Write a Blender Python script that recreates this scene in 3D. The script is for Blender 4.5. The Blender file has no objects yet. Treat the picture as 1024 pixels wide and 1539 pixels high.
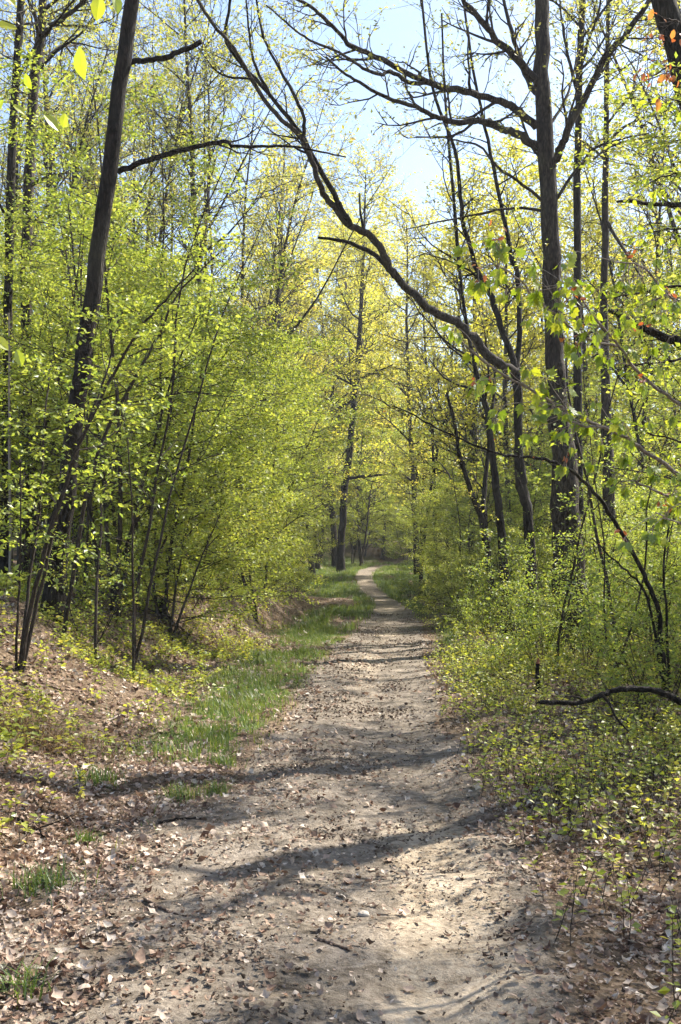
import bpy, math, random
import numpy as np
from mathutils import Vector

RNG = np.random.default_rng(7)
random.seed(7)
scene = bpy.context.scene
COL = scene.collection
FPX, HOR, CXP, EYE = 1600.0, 840.0, 512.0, 1.55      # focal length and horizon in the photograph's pixels
UP = np.array([0., 0., 1.])

# ------------------------------------------------------------------ helpers
def P(px, py, Y):
    """world point at depth Y seen at a place in the photograph"""
    return np.array([(px - CXP) * Y / FPX, Y, EYE + (HOR - py) * Y / FPX])

def X_at(px, Y):
    return (px - CXP) * Y / FPX

def nrm(v):
    v = np.asarray(v, float)
    return v / (np.linalg.norm(v, axis=-1, keepdims=True) + 1e-12)

def vnoise(x, y, seed=0):
    x = np.asarray(x, float); y = np.asarray(y, float)
    xi = np.floor(x).astype(np.int64); yi = np.floor(y).astype(np.int64)
    fx = x - xi; fy = y - yi
    fx = fx * fx * (3 - 2 * fx); fy = fy * fy * (3 - 2 * fy)
    def h(a, b):
        n = (a * 374761393 + b * 668265263 + seed * 1442695041) & 0x7fffffff
        n = ((n ^ (n >> 13)) * 1274126177) & 0x7fffffff
        n = (n ^ (n >> 16)) & 0xffff
        return n / 65535.0
    return (h(xi, yi) * (1 - fx) + h(xi + 1, yi) * fx) * (1 - fy) + (h(xi, yi + 1) * (1 - fx) + h(xi + 1, yi + 1) * fx) * fy

def sstep(a, b, x):
    t = np.clip((np.asarray(x, float) - a) / (b - a), 0, 1)
    return t * t * (3 - 2 * t)

# ------------------------------------------------------------------ terrain
_py = [-40, 0, 3, 4.4, 8, 12, 16, 24, 30, 38, 46, 54, 60, 66, 72, 80, 100]
_px = [-.4, -.25, -.10, 0.0, .14, .32, .5, 1.12, 1.5, 1.65, 1.45, 1.15, 1.4, 2.2, 3.6, 6.5, 16]
def cx(y):
    return np.interp(y, _py, _px)

def half(y):
    return .80 + .20 * sstep(9, 3, y) - .30 * sstep(18, 42, y)

def ground(x, y):
    x = np.asarray(x, float); y = np.asarray(y, float)
    s = x - cx(y)
    foot = 1.75 + .55 * sstep(6, 16, y) + .5 * (vnoise(y * .45, y * 0 + 3, 5) - .5)
    hb = .92 + .35 * (vnoise(y * .3, x * .2, 8) - .5)
    steep = 2.3 - 1.2 * sstep(15, 18, y) * sstep(30, 26, y)
    z = hb * sstep(foot, foot + steep, -s)
    z = z + .045 * np.clip(-s - foot - 1.5, 0, 30)
    z = z + .02 * np.clip(s - 3, 0, 30)
    z = z + .85 * sstep(44, 62, y) + .03 * np.clip(y - 60, 0, 90)
    off = sstep(.7, 1.8, np.abs(s))
    z = z + off * (.20 * (vnoise(x * .8, y * .8, 1) - .5) + .07 * (vnoise(x * 2.3, y * 2.3, 2) - .5))
    z = z + (.045 * (vnoise(x * 3.1, y * 3.1, 3) - .5) + .022 * (vnoise(x * 8, y * 8, 4) - .5)) * sstep(60, 20, y)
    z = z - .04 * sstep(.55, .2, np.abs(s - .25)) * sstep(30, 10, y)
    return z

def gz(x, y):
    return float(ground(x, y))

# ------------------------------------------------------------------ mesh builder
class MB:
    def __init__(self):
        self.v, self.f, self.r, self.n = [], [], [], 0
        self.smooth = True
    def add(self, v, f, rnd=None):
        v = np.asarray(v, float).reshape(-1, 3)
        f = np.asarray(f, np.int64)
        self.v.append(v); self.f.append(f + self.n)
        self.r.append(np.zeros(len(v)) + .5 if rnd is None else np.broadcast_to(np.asarray(rnd, float), (len(v),)))
        self.n += len(v)
    def tube(self, pts, rad, sides=6, lump=0, cap=False, rng=RNG, flare=None):
        pts = np.asarray(pts, float); k = len(pts)
        rad = np.broadcast_to(np.asarray(rad, float), (k,)).copy()
        t = np.zeros_like(pts); t[1:-1] = pts[2:] - pts[:-2]; t[0] = pts[1] - pts[0]; t[-1] = pts[-1] - pts[-2]
        t = nrm(t)
        ref = np.array([1., 0, 0]) if abs(t[0][0]) < .8 else np.array([0, 1., 0])
        u = ref - t * (t @ ref)[:, None]; u = nrm(u); w = np.cross(t, u)
        a = np.arange(sides) * 2 * math.pi / sides
        R = rad[:, None] * np.ones((1, sides))
        if lump:
            hgt = np.arange(k)[:, None]
            R = R * (1 + lump * (vnoise(np.cos(a)[None] * 1.5 + hgt * .35 + rng.random() * 50, np.sin(a)[None] * 1.5 + hgt * .2, 11) - .5) * 2)
        if flare is not None:     # buttress roots at the foot
            fl = np.exp(-np.arange(k) / flare[1])[:, None] * flare[0]
            R = R * (1 + fl * (.6 + .5 * np.cos(a * 4 + 1)[None]))
        ring = pts[:, None, :] + R[..., None] * (np.cos(a)[None, :, None] * u[:, None, :] + np.sin(a)[None, :, None] * w[:, None, :])
        i = np.arange(k - 1)[:, None] * sides; j = np.arange(sides)[None]; j2 = (j + 1) % sides
        f = np.stack([i + j, i + j2, i + sides + j2, i + sides + j], -1).reshape(-1, 4)
        self.add(ring.reshape(-1, 3), f, rng.random())
        if cap:
            c = pts[-1] + t[-1] * rad[-1] * .3
            vv = np.vstack([ring[-1], c[None]])
            ff = np.stack([np.arange(sides), (np.arange(sides) + 1) % sides, np.full(sides, sides)], -1)
            self.add(vv, ff)
    def scatter(self, tv, tf, pos, ax, nor, size, rnd, wid=1.0):
        """copies of a little template (x along the leaf, y across, z out of the leaf)"""
        pos = np.asarray(pos, float); N = len(pos)
        if N == 0: return
        ax = nrm(ax); b = nrm(np.cross(nor, ax)); n = np.cross(ax, b)
        size = np.broadcast_to(np.asarray(size, float), (N,)); wid = np.broadcast_to(np.asarray(wid, float), (N,))
        tv = np.asarray(tv, float)
        v = pos[:, None] + size[:, None, None] * (tv[None, :, 0, None] * ax[:, None] + wid[:, None, None] * tv[None, :, 1, None] * b[:, None] + tv[None, :, 2, None] * n[:, None])
        m = len(tv)
        f = (np.asarray(tf)[None] + (np.arange(N) * m)[:, None, None]).reshape(-1, len(tf[0]))
        self.add(v.reshape(-1, 3), f, np.repeat(np.asarray(rnd, float), m))
    def mesh(self, name, mat, smooth=None):
        me = bpy.data.meshes.new(name)
        V = np.concatenate(self.v); R = np.concatenate(self.r)
        loops = np.concatenate([f.ravel() for f in self.f])
        sizes = np.concatenate([np.full(len(f), f.shape[1]) for f in self.f])
        me.vertices.add(len(V)); me.vertices.foreach_set('co', V.astype(np.float32).ravel())
        me.loops.add(len(loops)); me.loops.foreach_set('vertex_index', loops.astype(np.int32))
        me.polygons.add(len(sizes))
        st = np.concatenate([[0], np.cumsum(sizes)[:-1]])
        me.polygons.foreach_set('loop_start', st.astype(np.int32))
        me.polygons.foreach_set('loop_total', sizes.astype(np.int32))
        s = self.smooth if smooth is None else smooth
        me.polygons.foreach_set('use_smooth', np.full(len(sizes), s))
        at = me.attributes.new('rnd', 'FLOAT', 'POINT'); at.data.foreach_set('value', R.astype(np.float32))
        me.materials.append(mat)
        me.update(calc_edges=True)
        return me

def link(name, mesh, parent=None, loc=None):
    o = bpy.data.objects.new(name, mesh); COL.objects.link(o)
    if parent is not None: o.parent = parent
    if loc is not None: o.location = loc
    return o

def tag(o, label=None, cat=None, group=None, kind=None):
    if label: o['label'] = label
    if cat: o['category'] = cat
    if group: o['group'] = group
    if kind: o['kind'] = kind
    return o

def thing(name, label, cat, loc=(0, 0, 0), group=None, rz=0, sc=1.0):
    o = bpy.data.objects.new(name, None); COL.objects.link(o)
    o.empty_display_size = .2
    o.location = loc; o.rotation_euler = (0, 0, rz); o.scale = (sc, sc, sc)
    return tag(o, label, cat, group)

def spline(pts, n):
    """Catmull-Rom through the points, n samples"""
    p = np.asarray(pts, float)
    q = np.vstack([2 * p[0] - p[1], p, 2 * p[-1] - p[-2]])
    k = len(p) - 1
    out = []
    for t in np.linspace(0, k - 1e-6, n):
        i = int(t); u = t - i
        a, b, c, d = q[i], q[i + 1], q[i + 2], q[i + 3]
        out.append(.5 * (2 * b + (c - a) * u + (2 * a - 5 * b + 4 * c - d) * u * u + (3 * b - a - 3 * c + d) * u ** 3))
    return np.array(out)

# ------------------------------------------------------------------ leaf templates
RHOMB = (np.array([[0, 0, 0], [.42, -.27, .03], [1, 0, -.10], [.42, .27, .03]]), [[0, 1, 2, 3]])
FOLD = (np.array([[0, 0, 0], [.3, .27, .09], [.72, .22, .05], [1, 0, -.12], [.72, -.22, .05], [.3, -.27, .09], [.5, 0, 0]]),
        [[0, 6, 2, 1], [6, 3, 2, 2], [0, 5, 4, 6], [6, 4, 3, 3]])
FOLD = (FOLD[0], [[0, 6, 1], [6, 2, 1], [6, 3, 2], [0, 5, 6], [5, 4, 6], [6, 4, 3]])
_h = [(0, 0), (.12, .13), (.3, .25), (.5, .3), (.7, .25), (.87, .13), (1, 0)]
_ov = [[x, y, .28 * y - .12 * x * x] for x, y in _h] + [[x, -y, .28 * y - .12 * x * x] for x, y in _h[1:-1]]
OVATE = (np.array(_ov + [[.5, 0, -.06 * .25]]), [[13 - 1, i, i + 1] for i in range(6)] + [[12, 6, 11], [12, 11, 10], [12, 10, 9], [12, 9, 8], [12, 8, 7], [12, 7, 0]])
def _maple():
    half_ = [(0, 0), (-.12, .2), (.02, .30), (.1, .52), (.22, .36), (.42, .56), (.48, .3), (.62, .3), (.66, .14), (1, 0)]
    full = half_ + [(x, -y) for x, y in half_[-2:0:-1]]
    v = [[x, y, -.28 * (x * x + y * y) + .10 * abs(y)] for x, y in full]
    c = len(v); v.append([.25, 0, -.02])
    return np.array(v), [[c, i, (i + 1) % c] for i in range(c)]
MAPLE = _maple()
def _curl(k, lob):
    xs = np.linspace(0, 1, 5); w = np.array([.03, .22, .3, .2, .02])
    v = []
    for i, x in enumerate(xs):
        z = k * (x - .5) ** 2
        ww = w[i] * (1 + lob * (-1) ** i)
        v += [[x, ww, z + .35 * k * ww], [x, 0, z - .04], [x, -ww, z + .25 * k * ww]]
    f = []
    for i in range(4):
        a = i * 3
        f += [[a, a + 3, a + 4, a + 1], [a + 1, a + 4, a + 5, a + 2]]
    return np.array(v), f
CURLS = [_curl(.9, .0), _curl(.35, .35), _curl(-.8, .1), _curl(1.5, .3)]

# ------------------------------------------------------------------ materials
def new_mat(name):
    m = bpy.data.materials.new(name); m.use_nodes = True
    nt = m.node_tree; nt.nodes.clear()
    out = nt.nodes.new('ShaderNodeOutputMaterial')
    return m, nt, out

def N(nt, typ, **kw):
    n = nt.nodes.new(typ)
    for k, v in kw.items():
        if k in n.inputs: n.inputs[k].default_value = v
        else: setattr(n, k, v)
    return n

def ramp(nt, stops, fac, interp='LINEAR'):
    r = nt.nodes.new('ShaderNodeValToRGB'); r.color_ramp.interpolation = interp
    el = r.color_ramp.elements
    while len(el) < len(stops): el.new(.5)
    for e, (p, c) in zip(el, stops):
        e.position = p; e.color = (*c, 1) if len(c) == 3 else c
    nt.links.new(fac, r.inputs[0])
    return r.outputs[0]

def leaf_mat(name, stops, trans=.5, boost=(1.25, 1.2, .8), gloss=.05):
    m, nt, out = new_mat(name); L = nt.links.new
    at = N(nt, 'ShaderNodeAttribute', attribute_name='rnd')
    oi = N(nt, 'ShaderNodeObjectInfo')
    mx = N(nt, 'ShaderNodeMath', operation='MULTIPLY_ADD'); L(oi.outputs['Random'], mx.inputs[0]); mx.inputs[1].default_value = .30
    sc_ = N(nt, 'ShaderNodeMath', operation='MULTIPLY'); L(at.outputs['Fac'], sc_.inputs[0]); sc_.inputs[1].default_value = .70
    L(sc_.outputs[0], mx.inputs[2])
    col = ramp(nt, stops, mx.outputs[0])
    d = N(nt, 'ShaderNodeBsdfDiffuse'); L(col, d.inputs[0])
    t = N(nt, 'ShaderNodeBsdfTranslucent')
    mul = N(nt, 'ShaderNodeMix', data_type='RGBA', blend_type='MULTIPLY'); mul.inputs[0].default_value = 1
    L(col, mul.inputs[6]); mul.inputs[7].default_value = (*boost, 1); L(mul.outputs[2], t.inputs[0])
    ms = N(nt, 'ShaderNodeMixShader'); ms.inputs[0].default_value = trans
    L(d.outputs[0], ms.inputs[1]); L(t.outputs[0], ms.inputs[2])
    g = N(nt, 'ShaderNodeBsdfGlossy'); g.inputs['Roughness'].default_value = .45; g.inputs[0].default_value = (.8, .8, .8, 1)
    m2 = N(nt, 'ShaderNodeMixShader'); m2.inputs[0].default_value = gloss
    L(ms.outputs[0], m2.inputs[1]); L(g.outputs[0], m2.inputs[2])
    L(m2.outputs[0], out.inputs[0])
    return m

def bark_mat(name, dark, mid, light, scale=9, bump=.5, moss=0):
    m, nt, out = new_mat(name); L = nt.links.new
    tc = N(nt, 'ShaderNodeTexCoord'); mp = N(nt, 'ShaderNodeMapping'); mp.inputs['Scale'].default_value = (scale, scale, scale * .22)
    L(tc.outputs['Object'], mp.inputs[0])
    n1 = N(nt, 'ShaderNodeTexNoise', Scale=1.6, Detail=7, Roughness=.65); L(mp.outputs[0], n1.inputs['Vector'])
    vo = N(nt, 'ShaderNodeTexVoronoi', Scale=2.4, feature='DISTANCE_TO_EDGE')
    ad = N(nt, 'ShaderNodeMixRGB'); ad.blend_type = 'ADD'; ad.inputs[0].default_value = .55
    L(mp.outputs[0], ad.inputs[1]); L(n1.outputs['Color'], ad.inputs[2]); L(ad.outputs[0], vo.inputs['Vector'])
    mu = N(nt, 'ShaderNodeMath', operation='MULTIPLY_ADD'); L(vo.outputs['Distance'], mu.inputs[0]); mu.inputs[1].default_value = .8; L(n1.outputs['Fac'], mu.inputs[2])
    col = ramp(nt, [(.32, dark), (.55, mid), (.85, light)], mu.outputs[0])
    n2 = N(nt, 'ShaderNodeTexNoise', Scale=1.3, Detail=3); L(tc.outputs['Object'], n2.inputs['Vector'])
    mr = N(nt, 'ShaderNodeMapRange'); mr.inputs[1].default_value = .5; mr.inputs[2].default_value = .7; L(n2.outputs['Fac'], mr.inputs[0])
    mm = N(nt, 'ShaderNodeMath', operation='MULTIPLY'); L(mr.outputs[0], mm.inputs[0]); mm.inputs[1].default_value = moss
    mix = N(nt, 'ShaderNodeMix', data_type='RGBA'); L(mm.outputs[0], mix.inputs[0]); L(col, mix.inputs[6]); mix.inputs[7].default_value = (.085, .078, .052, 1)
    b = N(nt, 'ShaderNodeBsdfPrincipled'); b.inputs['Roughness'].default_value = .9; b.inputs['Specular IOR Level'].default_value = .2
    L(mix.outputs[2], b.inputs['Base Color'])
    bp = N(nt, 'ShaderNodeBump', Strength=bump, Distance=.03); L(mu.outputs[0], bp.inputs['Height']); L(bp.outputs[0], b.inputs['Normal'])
    L(b.outputs[0], out.inputs[0])
    return m

def ground_mat():
    m, nt, out = new_mat('forest_ground'); L = nt.links.new
    tc = N(nt, 'ShaderNodeTexCoord')
    ap = N(nt, 'ShaderNodeAttribute', attribute_name='path'); al = N(nt, 'ShaderNodeAttribute', attribute_name='litter'); ag = N(nt, 'ShaderNodeAttribute', attribute_name='green')
    n1 = N(nt, 'ShaderNodeTexNoise', Scale=2.2, Detail=8, Roughness=.62); L(tc.outputs['Object'], n1.inputs['Vector'])
    n2 = N(nt, 'ShaderNodeTexNoise', Scale=26, Detail=6, Roughness=.7); L(tc.outputs['Object'], n2.inputs['Vector'])
    n3 = N(nt, 'ShaderNodeTexNoise', Scale=90, Detail=3, Roughness=.6); L(tc.outputs['Object'], n3.inputs['Vector'])
    vo = N(nt, 'ShaderNodeTexVoronoi', Scale=34); L(tc.outputs['Object'], vo.inputs['Vector'])
    n4 = N(nt, 'ShaderNodeTexNoise', Scale=7.5, Detail=9, Roughness=.72, Distortion=.4); L(tc.outputs['Object'], n4.inputs['Vector'])
    sandy = ramp(nt, [(.25, (.27, .21, .15)), (.5, (.45, .37, .275)), (.75, (.56, .48, .375))], n2.outputs['Fac'])
    earth = ramp(nt, [(.25, (.11, .090, .070)), (.5, (.215, .182, .147)), (.75, (.34, .298, .248))], n2.outputs['Fac'])
    atr = N(nt, 'ShaderNodeAttribute', attribute_name='tread')
    te = N(nt, 'ShaderNodeMath', operation='MULTIPLY_ADD'); L(n1.outputs['Fac'], te.inputs[0]); te.inputs[1].default_value = .9; L(atr.outputs['Fac'], te.inputs[2])
    tr_ = N(nt, 'ShaderNodeMapRange'); tr_.interpolation_type = 'SMOOTHSTEP'; tr_.inputs[1].default_value = .65; tr_.inputs[2].default_value = 1.15; L(te.outputs[0], tr_.inputs[0])
    sdm = N(nt, 'ShaderNodeMix', data_type='RGBA'); L(tr_.outputs[0], sdm.inputs[0]); L(earth, sdm.inputs[6]); L(sandy, sdm.inputs[7]); sand0 = sdm.outputs[2]
    soil = ramp(nt, [(.34, (.38, .35, .32)), (.43, (.80, .78, .76)), (.52, (1.1, 1.09, 1.08))], n4.outputs['Fac'])
    smx = N(nt, 'ShaderNodeMix', data_type='RGBA', blend_type='MULTIPLY'); smx.inputs[0].default_value = 1; L(sand0, smx.inputs[6]); L(soil, smx.inputs[7]); sand = smx.outputs[2]
    sand2 = ramp(nt, [(.3, (.62, .60, .55)), (.65, (1.05, 1.03, 1))], n1.outputs['Fac'])
    sm = N(nt, 'ShaderNodeMix', data_type='RGBA', blend_type='MULTIPLY'); sm.inputs[0].default_value = 1; L(sand, sm.inputs[6]); L(sand2, sm.inputs[7])
    lit = ramp(nt, [(.0, (.045, .030, .018)), (.35, (.11, .075, .045)), (.65, (.18, .125, .08)), (1, (.28, .21, .145))], vo.outputs['Color'])
    hum = ramp(nt, [(.3, (.045, .032, .02)), (.7, (.13, .09, .06))], n2.outputs['Fac'])
    def mask(attr, noise, amt, lo, hi):
        a = N(nt, 'ShaderNodeMath', operation='MULTIPLY_ADD'); L(noise, a.inputs[0]); a.inputs[1].default_value = amt; L(attr, a.inputs[2])
        r = N(nt, 'ShaderNodeMapRange'); r.interpolation_type = 'SMOOTHSTEP'; r.inputs[1].default_value = lo + amt * .5; r.inputs[2].default_value = hi + amt * .5; L(a.outputs[0], r.inputs[0])
        return r.outputs[0]
    f1 = N(nt, 'ShaderNodeMix', data_type='RGBA'); L(mask(al.outputs['Fac'], n2.outputs['Fac'], .9, .3, .6), f1.inputs[0]); L(hum, f1.inputs[6]); L(lit, f1.inputs[7])
    gr = ramp(nt, [(.3, (.05, .07, .018)), (.7, (.12, .16, .035))], n2.outputs['Fac'])
    f2 = N(nt, 'ShaderNodeMix', data_type='RGBA'); L(mask(ag.outputs['Fac'], n1.outputs['Fac'], 1.2, .35, .8), f2.inputs[0]); L(f1.outputs[2], f2.inputs[6]); L(gr, f2.inputs[7])
    f3 = N(nt, 'ShaderNodeMix', data_type='RGBA'); L(mask(ap.outputs['Fac'], n1.outputs['Fac'], .9, .32, .62), f3.inputs[0]); L(f2.outputs[2], f3.inputs[6]); L(sm.outputs[2], f3.inputs[7])
    b = N(nt, 'ShaderNodeBsdfPrincipled'); b.inputs['Roughness'].default_value = .95; b.inputs['Specular IOR Level'].default_value = .15
    L(f3.outputs[2], b.inputs['Base Color'])
    s = N(nt, 'ShaderNodeMath', operation='MULTIPLY_ADD'); L(n3.outputs['Fac'], s.inputs[0]); s.inputs[1].default_value = .35; L(n2.outputs['Fac'], s.inputs[2])
    bp = N(nt, 'ShaderNodeBump', Strength=.8, Distance=.03); L(s.outputs[0], bp.inputs['Height']); L(bp.outputs[0], b.inputs['Normal'])
    L(b.outputs[0], out.inputs[0])
    return m

def attr_mat(name, stops, rough=.85, trans=0.0):
    m, nt, out = new_mat(name); L = nt.links.new
    at = N(nt, 'ShaderNodeAttribute', attribute_name='rnd'); tc = N(nt, 'ShaderNodeTexCoord')
    n = N(nt, 'ShaderNodeTexNoise', Scale=60, Detail=4); L(tc.outputs['Object'], n.inputs['Vector'])
    col = ramp(nt, stops, at.outputs['Fac'])
    v = ramp(nt, [(.3, (.65, .65, .65)), (.7, (1.15, 1.15, 1.15))], n.outputs['Fac'])
    mu = N(nt, 'ShaderNodeMix', data_type='RGBA', blend_type='MULTIPLY'); mu.inputs[0].default_value = 1; L(col, mu.inputs[6]); L(v, mu.inputs[7])
    b = N(nt, 'ShaderNodeBsdfPrincipled'); b.inputs['Roughness'].default_value = rough; b.inputs['Specular IOR Level'].default_value = .3
    L(mu.outputs[2], b.inputs['Base Color'])
    if trans:
        t = N(nt, 'ShaderNodeBsdfTranslucent'); L(mu.outputs[2], t.inputs[0])
        ms = N(nt, 'ShaderNodeMixShader'); ms.inputs[0].default_value = trans; L(b.outputs[0], ms.inputs[1]); L(t.outputs[0], ms.inputs[2]); L(ms.outputs[0], out.inputs[0])
    else:
        L(b.outputs[0], out.inputs[0])
    return m

M_SAPL = leaf_mat('spring_green_leaf', [(0, (.14, .20, .035)), (.35, (.29, .355, .05)), (.7, (.42, .465, .07)), (1, (.56, .52, .11))], .56, (1.25, 1.2, .85))
M_SHRUB = leaf_mat('shrub_leaf', [(0, (.11, .17, .03)), (.5, (.24, .31, .045)), (.8, (.40, .43, .06)), (1, (.56, .47, .08))], .58, (1.2, 1.2, .85))
M_FORB = leaf_mat('forb_leaf', [(0, (.13, .18, .03)), (.4, (.28, .33, .045)), (.75, (.46, .46, .06)), (1, (.62, .50, .08))], .56, (1.2, 1.2, .85))
M_OLIVE = leaf_mat('young_olive_leaf', [(0, (.20, .23, .05)), (.4, (.34, .345, .065)), (.8, (.44, .385, .085)), (1, (.46, .29, .11))], .62, (1.2, 1.2, .9))
M_GOLD = leaf_mat('golden_young_leaf', [(0, (.30, .32, .045)), (.45, (.48, .45, .06)), (.85, (.60, .52, .08)), (1, (.60, .43, .10))], .62, (1.2, 1.2, .9))
M_MAPLE = leaf_mat('maple_leaf', [(0, (.13, .21, .014)), (.5, (.28, .36, .02)), (1, (.50, .48, .03))], .62, gloss=.06)
M_BEECH = leaf_mat('beech_leaf', [(0, (.20, .30, .02)), (.6, (.34, .42, .025)), (1, (.48, .50, .04))], .6, gloss=.07)
M_RED = leaf_mat('red_bud_leaf', [(0, (.30, .07, .025)), (.5, (.42, .13, .04)), (1, (.5, .25, .06))], .5)
M_GRASS = leaf_mat('grass_blade', [(0, (.045, .09, .018)), (.5, (.11, .17, .028)), (.8, (.21, .25, .045)), (1, (.40, .34, .15))], .45)
M_DRYGRASS = attr_mat('dry_grass_blade', [(0, (.14, .08, .035)), (1, (.38, .26, .13))], .8, .25)
M_LITTER = attr_mat('dead_leaf', [(0, (.10, .052, .033)), (.22, (.26, .155, .10)), (.5, (.43, .305, .22)), (.75, (.57, .45, .345)), (1, (.68, .59, .49))], .75, .2)
M_DEBRIS = attr_mat('dark_crumb', [(0, (.05, .034, .022)), (.6, (.15, .10, .068)), (1, (.32, .24, .17))], .9)
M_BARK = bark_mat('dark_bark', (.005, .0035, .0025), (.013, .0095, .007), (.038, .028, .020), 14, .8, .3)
M_OAK = bark_mat('furrowed_grey_bark', (.005, .0035, .0025), (.028, .020, .015), (.088, .066, .048), 11, 1.2, .5)
M_GREY = bark_mat('grey_bark', (.012, .009, .007), (.036, .028, .022), (.085, .068, .055), 10, .6, .15)
M_TWIG = bark_mat('twig_bark', (.012, .009, .006), (.034, .025, .018), (.075, .057, .043), 30, .3)
M_PALE = bark_mat('pale_twig_bark', (.16, .13, .10), (.30, .25, .20), (.42, .36, .30), 30, .3)
M_DEAD = bark_mat('dead_wood', (.045, .028, .020), (.12, .08, .055), (.26, .19, .14), 16, .6)
M_STONE = attr_mat('pale_stone', [(0, (.3, .26, .21)), (1, (.5, .45, .38))], .85)

# ------------------------------------------------------------------ world, sun, camera
SUN_AZ, SUN_EL = math.radians(52), math.radians(47)      # azimuth measured from straight ahead towards the right
w = bpy.data.worlds.new('World'); scene.world = w; w.use_nodes = True
nt = w.node_tree; bg = nt.nodes['Background']
sky = nt.nodes.new('ShaderNodeTexSky'); sky.sky_type = 'NISHITA'; sky.sun_disc = False
sky.sun_elevation = SUN_EL; sky.sun_rotation = SUN_AZ; sky.air_density = 1.0; sky.dust_density = 1.2; sky.ozone_density = 1.5
nt.links.new(sky.outputs[0], bg.inputs[0]); bg.inputs[1].default_value = .095
sd = bpy.data.lights.new('sun', 'SUN'); sd.energy = 5.0; sd.angle = math.radians(.53); sd.color = (1, .95, .86)
so = bpy.data.objects.new('sun', sd); COL.objects.link(so)
sv = Vector((math.sin(SUN_AZ) * math.cos(SUN_EL), math.cos(SUN_AZ) * math.cos(SUN_EL), math.sin(SUN_EL)))
so.rotation_euler = sv.to_track_quat('Z', 'Y').to_euler()
so.location = sv * 60
cd = bpy.data.cameras.new('camera'); cam = bpy.data.objects.new('camera', cd); COL.objects.link(cam)
cam.location = (0, 0, EYE); cam.rotation_euler = (math.radians(90), 0, 0)
cd.sensor_fit = 'VERTICAL'; cd.sensor_height = 36; cd.lens = 36 * FPX / 1539
cd.shift_y = (HOR - 769.5) / 1539; cd.clip_end = 2000; cd.clip_start = .05
scene.camera = cam
scene.view_settings.view_transform = 'Standard'; scene.view_settings.look = 'None'
scene.view_settings.exposure = 1.58; scene.view_settings.gamma = 1
cy = scene.cycles
cy.max_bounces = 6; cy.diffuse_bounces = 4; cy.glossy_bounces = 1; cy.transmission_bounces = 3; cy.transparent_max_bounces = 4
cy.caustics_reflective = False; cy.caustics_refractive = False; cy.sample_clamp_indirect = 4
cy.use_denoising = True; cy.use_adaptive_sampling = True; cy.adaptive_threshold = .03; cy.volume_bounces = 0
scene.render.use_persistent_data = False

# ------------------------------------------------------------------ ground sheet
def grass_w(x, y):
    """how grassy the ground is, 0..1"""
    x = np.asarray(x, float); y = np.asarray(y, float); s = x - cx(y); h = half(y)
    n = vnoise(x * .9, y * .6, 21)
    a = np.exp(-((s + 1.38) / .5) ** 2) * sstep(7.4, 8.6, y) * sstep(14.5, 12.0, y) * 1.15
    b = np.exp(-((s + 1.45) / .75) ** 2) * sstep(11, 14, y) * sstep(36, 30, y) * 1.25
    c = sstep(h + .9, h + .15, np.abs(s)) * sstep(24, 34, y) * .95
    d = sstep(5.5, 2.0, np.abs(s)) * sstep(40, 48, y) * sstep(80, 66, y)
    e = np.exp(-((s - 1.35) / .35) ** 2) * sstep(11, 13, y) * sstep(30, 20, y) * .7
    g = np.maximum.reduce([a, b, c, d, e])
    g = g * sstep(.26, .45, .65 * vnoise(x * 2.6, y * 1.7, 23) + .35 * vnoise(x * 6, y * 5, 24)) * sstep(.20, .58, n + .12 + .25 * sstep(20, 34, y))
    return g * sstep(h - .22, h + .12, np.abs(s))

def path_w(x, y):
    s = x - cx(y); h = half(y) * (1 + .30 * (vnoise(y * .8, x * 0 + 2, 31) - .5))
    p = sstep(h + .25, h - .25, np.abs(s))
    # bare verge of sand and litter close to the camera, on the left of the tread
    p = p * (1 - .30 * sstep(.5, .72, vnoise(x * 2.6, y * 1.5, 33)) * (1 - .8 * np.exp(-((s - .45) / .28) ** 2)))
    p = np.maximum(p, .55 * sstep(-1.75, -1.3, s) * sstep(1, 0, s) * sstep(8.5, 6, y))
    return p

xs = np.unique(np.concatenate([np.linspace(-4.5, 4.5, 125), -4.5 - np.geomspace(.1, 300, 50), 4.5 + np.geomspace(.1, 300, 50)]))
ys = np.unique(np.concatenate([np.linspace(2.2, 14, 165), 14 + np.geomspace(.08, 500, 120), 2.2 - np.geomspace(.2, 60, 22)]))
GX, GY = np.meshgrid(xs, ys)
GZ = ground(GX, GY)
mb = MB(); nx, ny = len(xs), len(ys)
i, j = np.meshgrid(np.arange(nx - 1), np.arange(ny - 1)); a = (j * nx + i).ravel()
mb.add(np.stack([GX, GY, GZ], -1).reshape(-1, 3), np.stack([a, a + 1, a + nx + 1, a + nx], -1))
me = mb.mesh('ground', ground_mat())
pw = path_w(GX, GY); gw = grass_w(GX, GY)
lw = .55 + .5 * (vnoise(GX * .7, GY * .7, 41) - .5) + .25 * sstep(9, 5, GY)
trd = np.exp(-((GX - cx(GY) - .48) / .30) ** 2) * sstep(7.5, 5.5, GY) + .42 * np.exp(-((GX - cx(GY) + .1) / .5) ** 2) * sstep(9.5, 12, GY) * (.4 + .9 * vnoise(GX * .9, GY * .5, 35))
for nme, arr in (('tread', trd), ('path', pw), ('green', gw + .25 * sstep(14, 40, GY)), ('litter', lw)):
    at = me.attributes.new(nme, 'FLOAT', 'POINT'); at.data.foreach_set('value', arr.astype(np.float32).ravel())
tag(link('ground', me), 'leaf strewn woodland floor with a pale dirt footpath and raised left bank', kind='structure')

# ------------------------------------------------------------------ tree growing
def limb(rng, p0, d0, L, k=6, trop=.05, wob=.12):
    pts = [np.asarray(p0, float)]; d = nrm(d0); st = L / (k - 1)
    for _ in range(k - 1):
        d = nrm(d + trop * UP + wob * rng.normal(size=3)); pts.append(pts[-1] + d * st)
    return np.array(pts)

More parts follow.
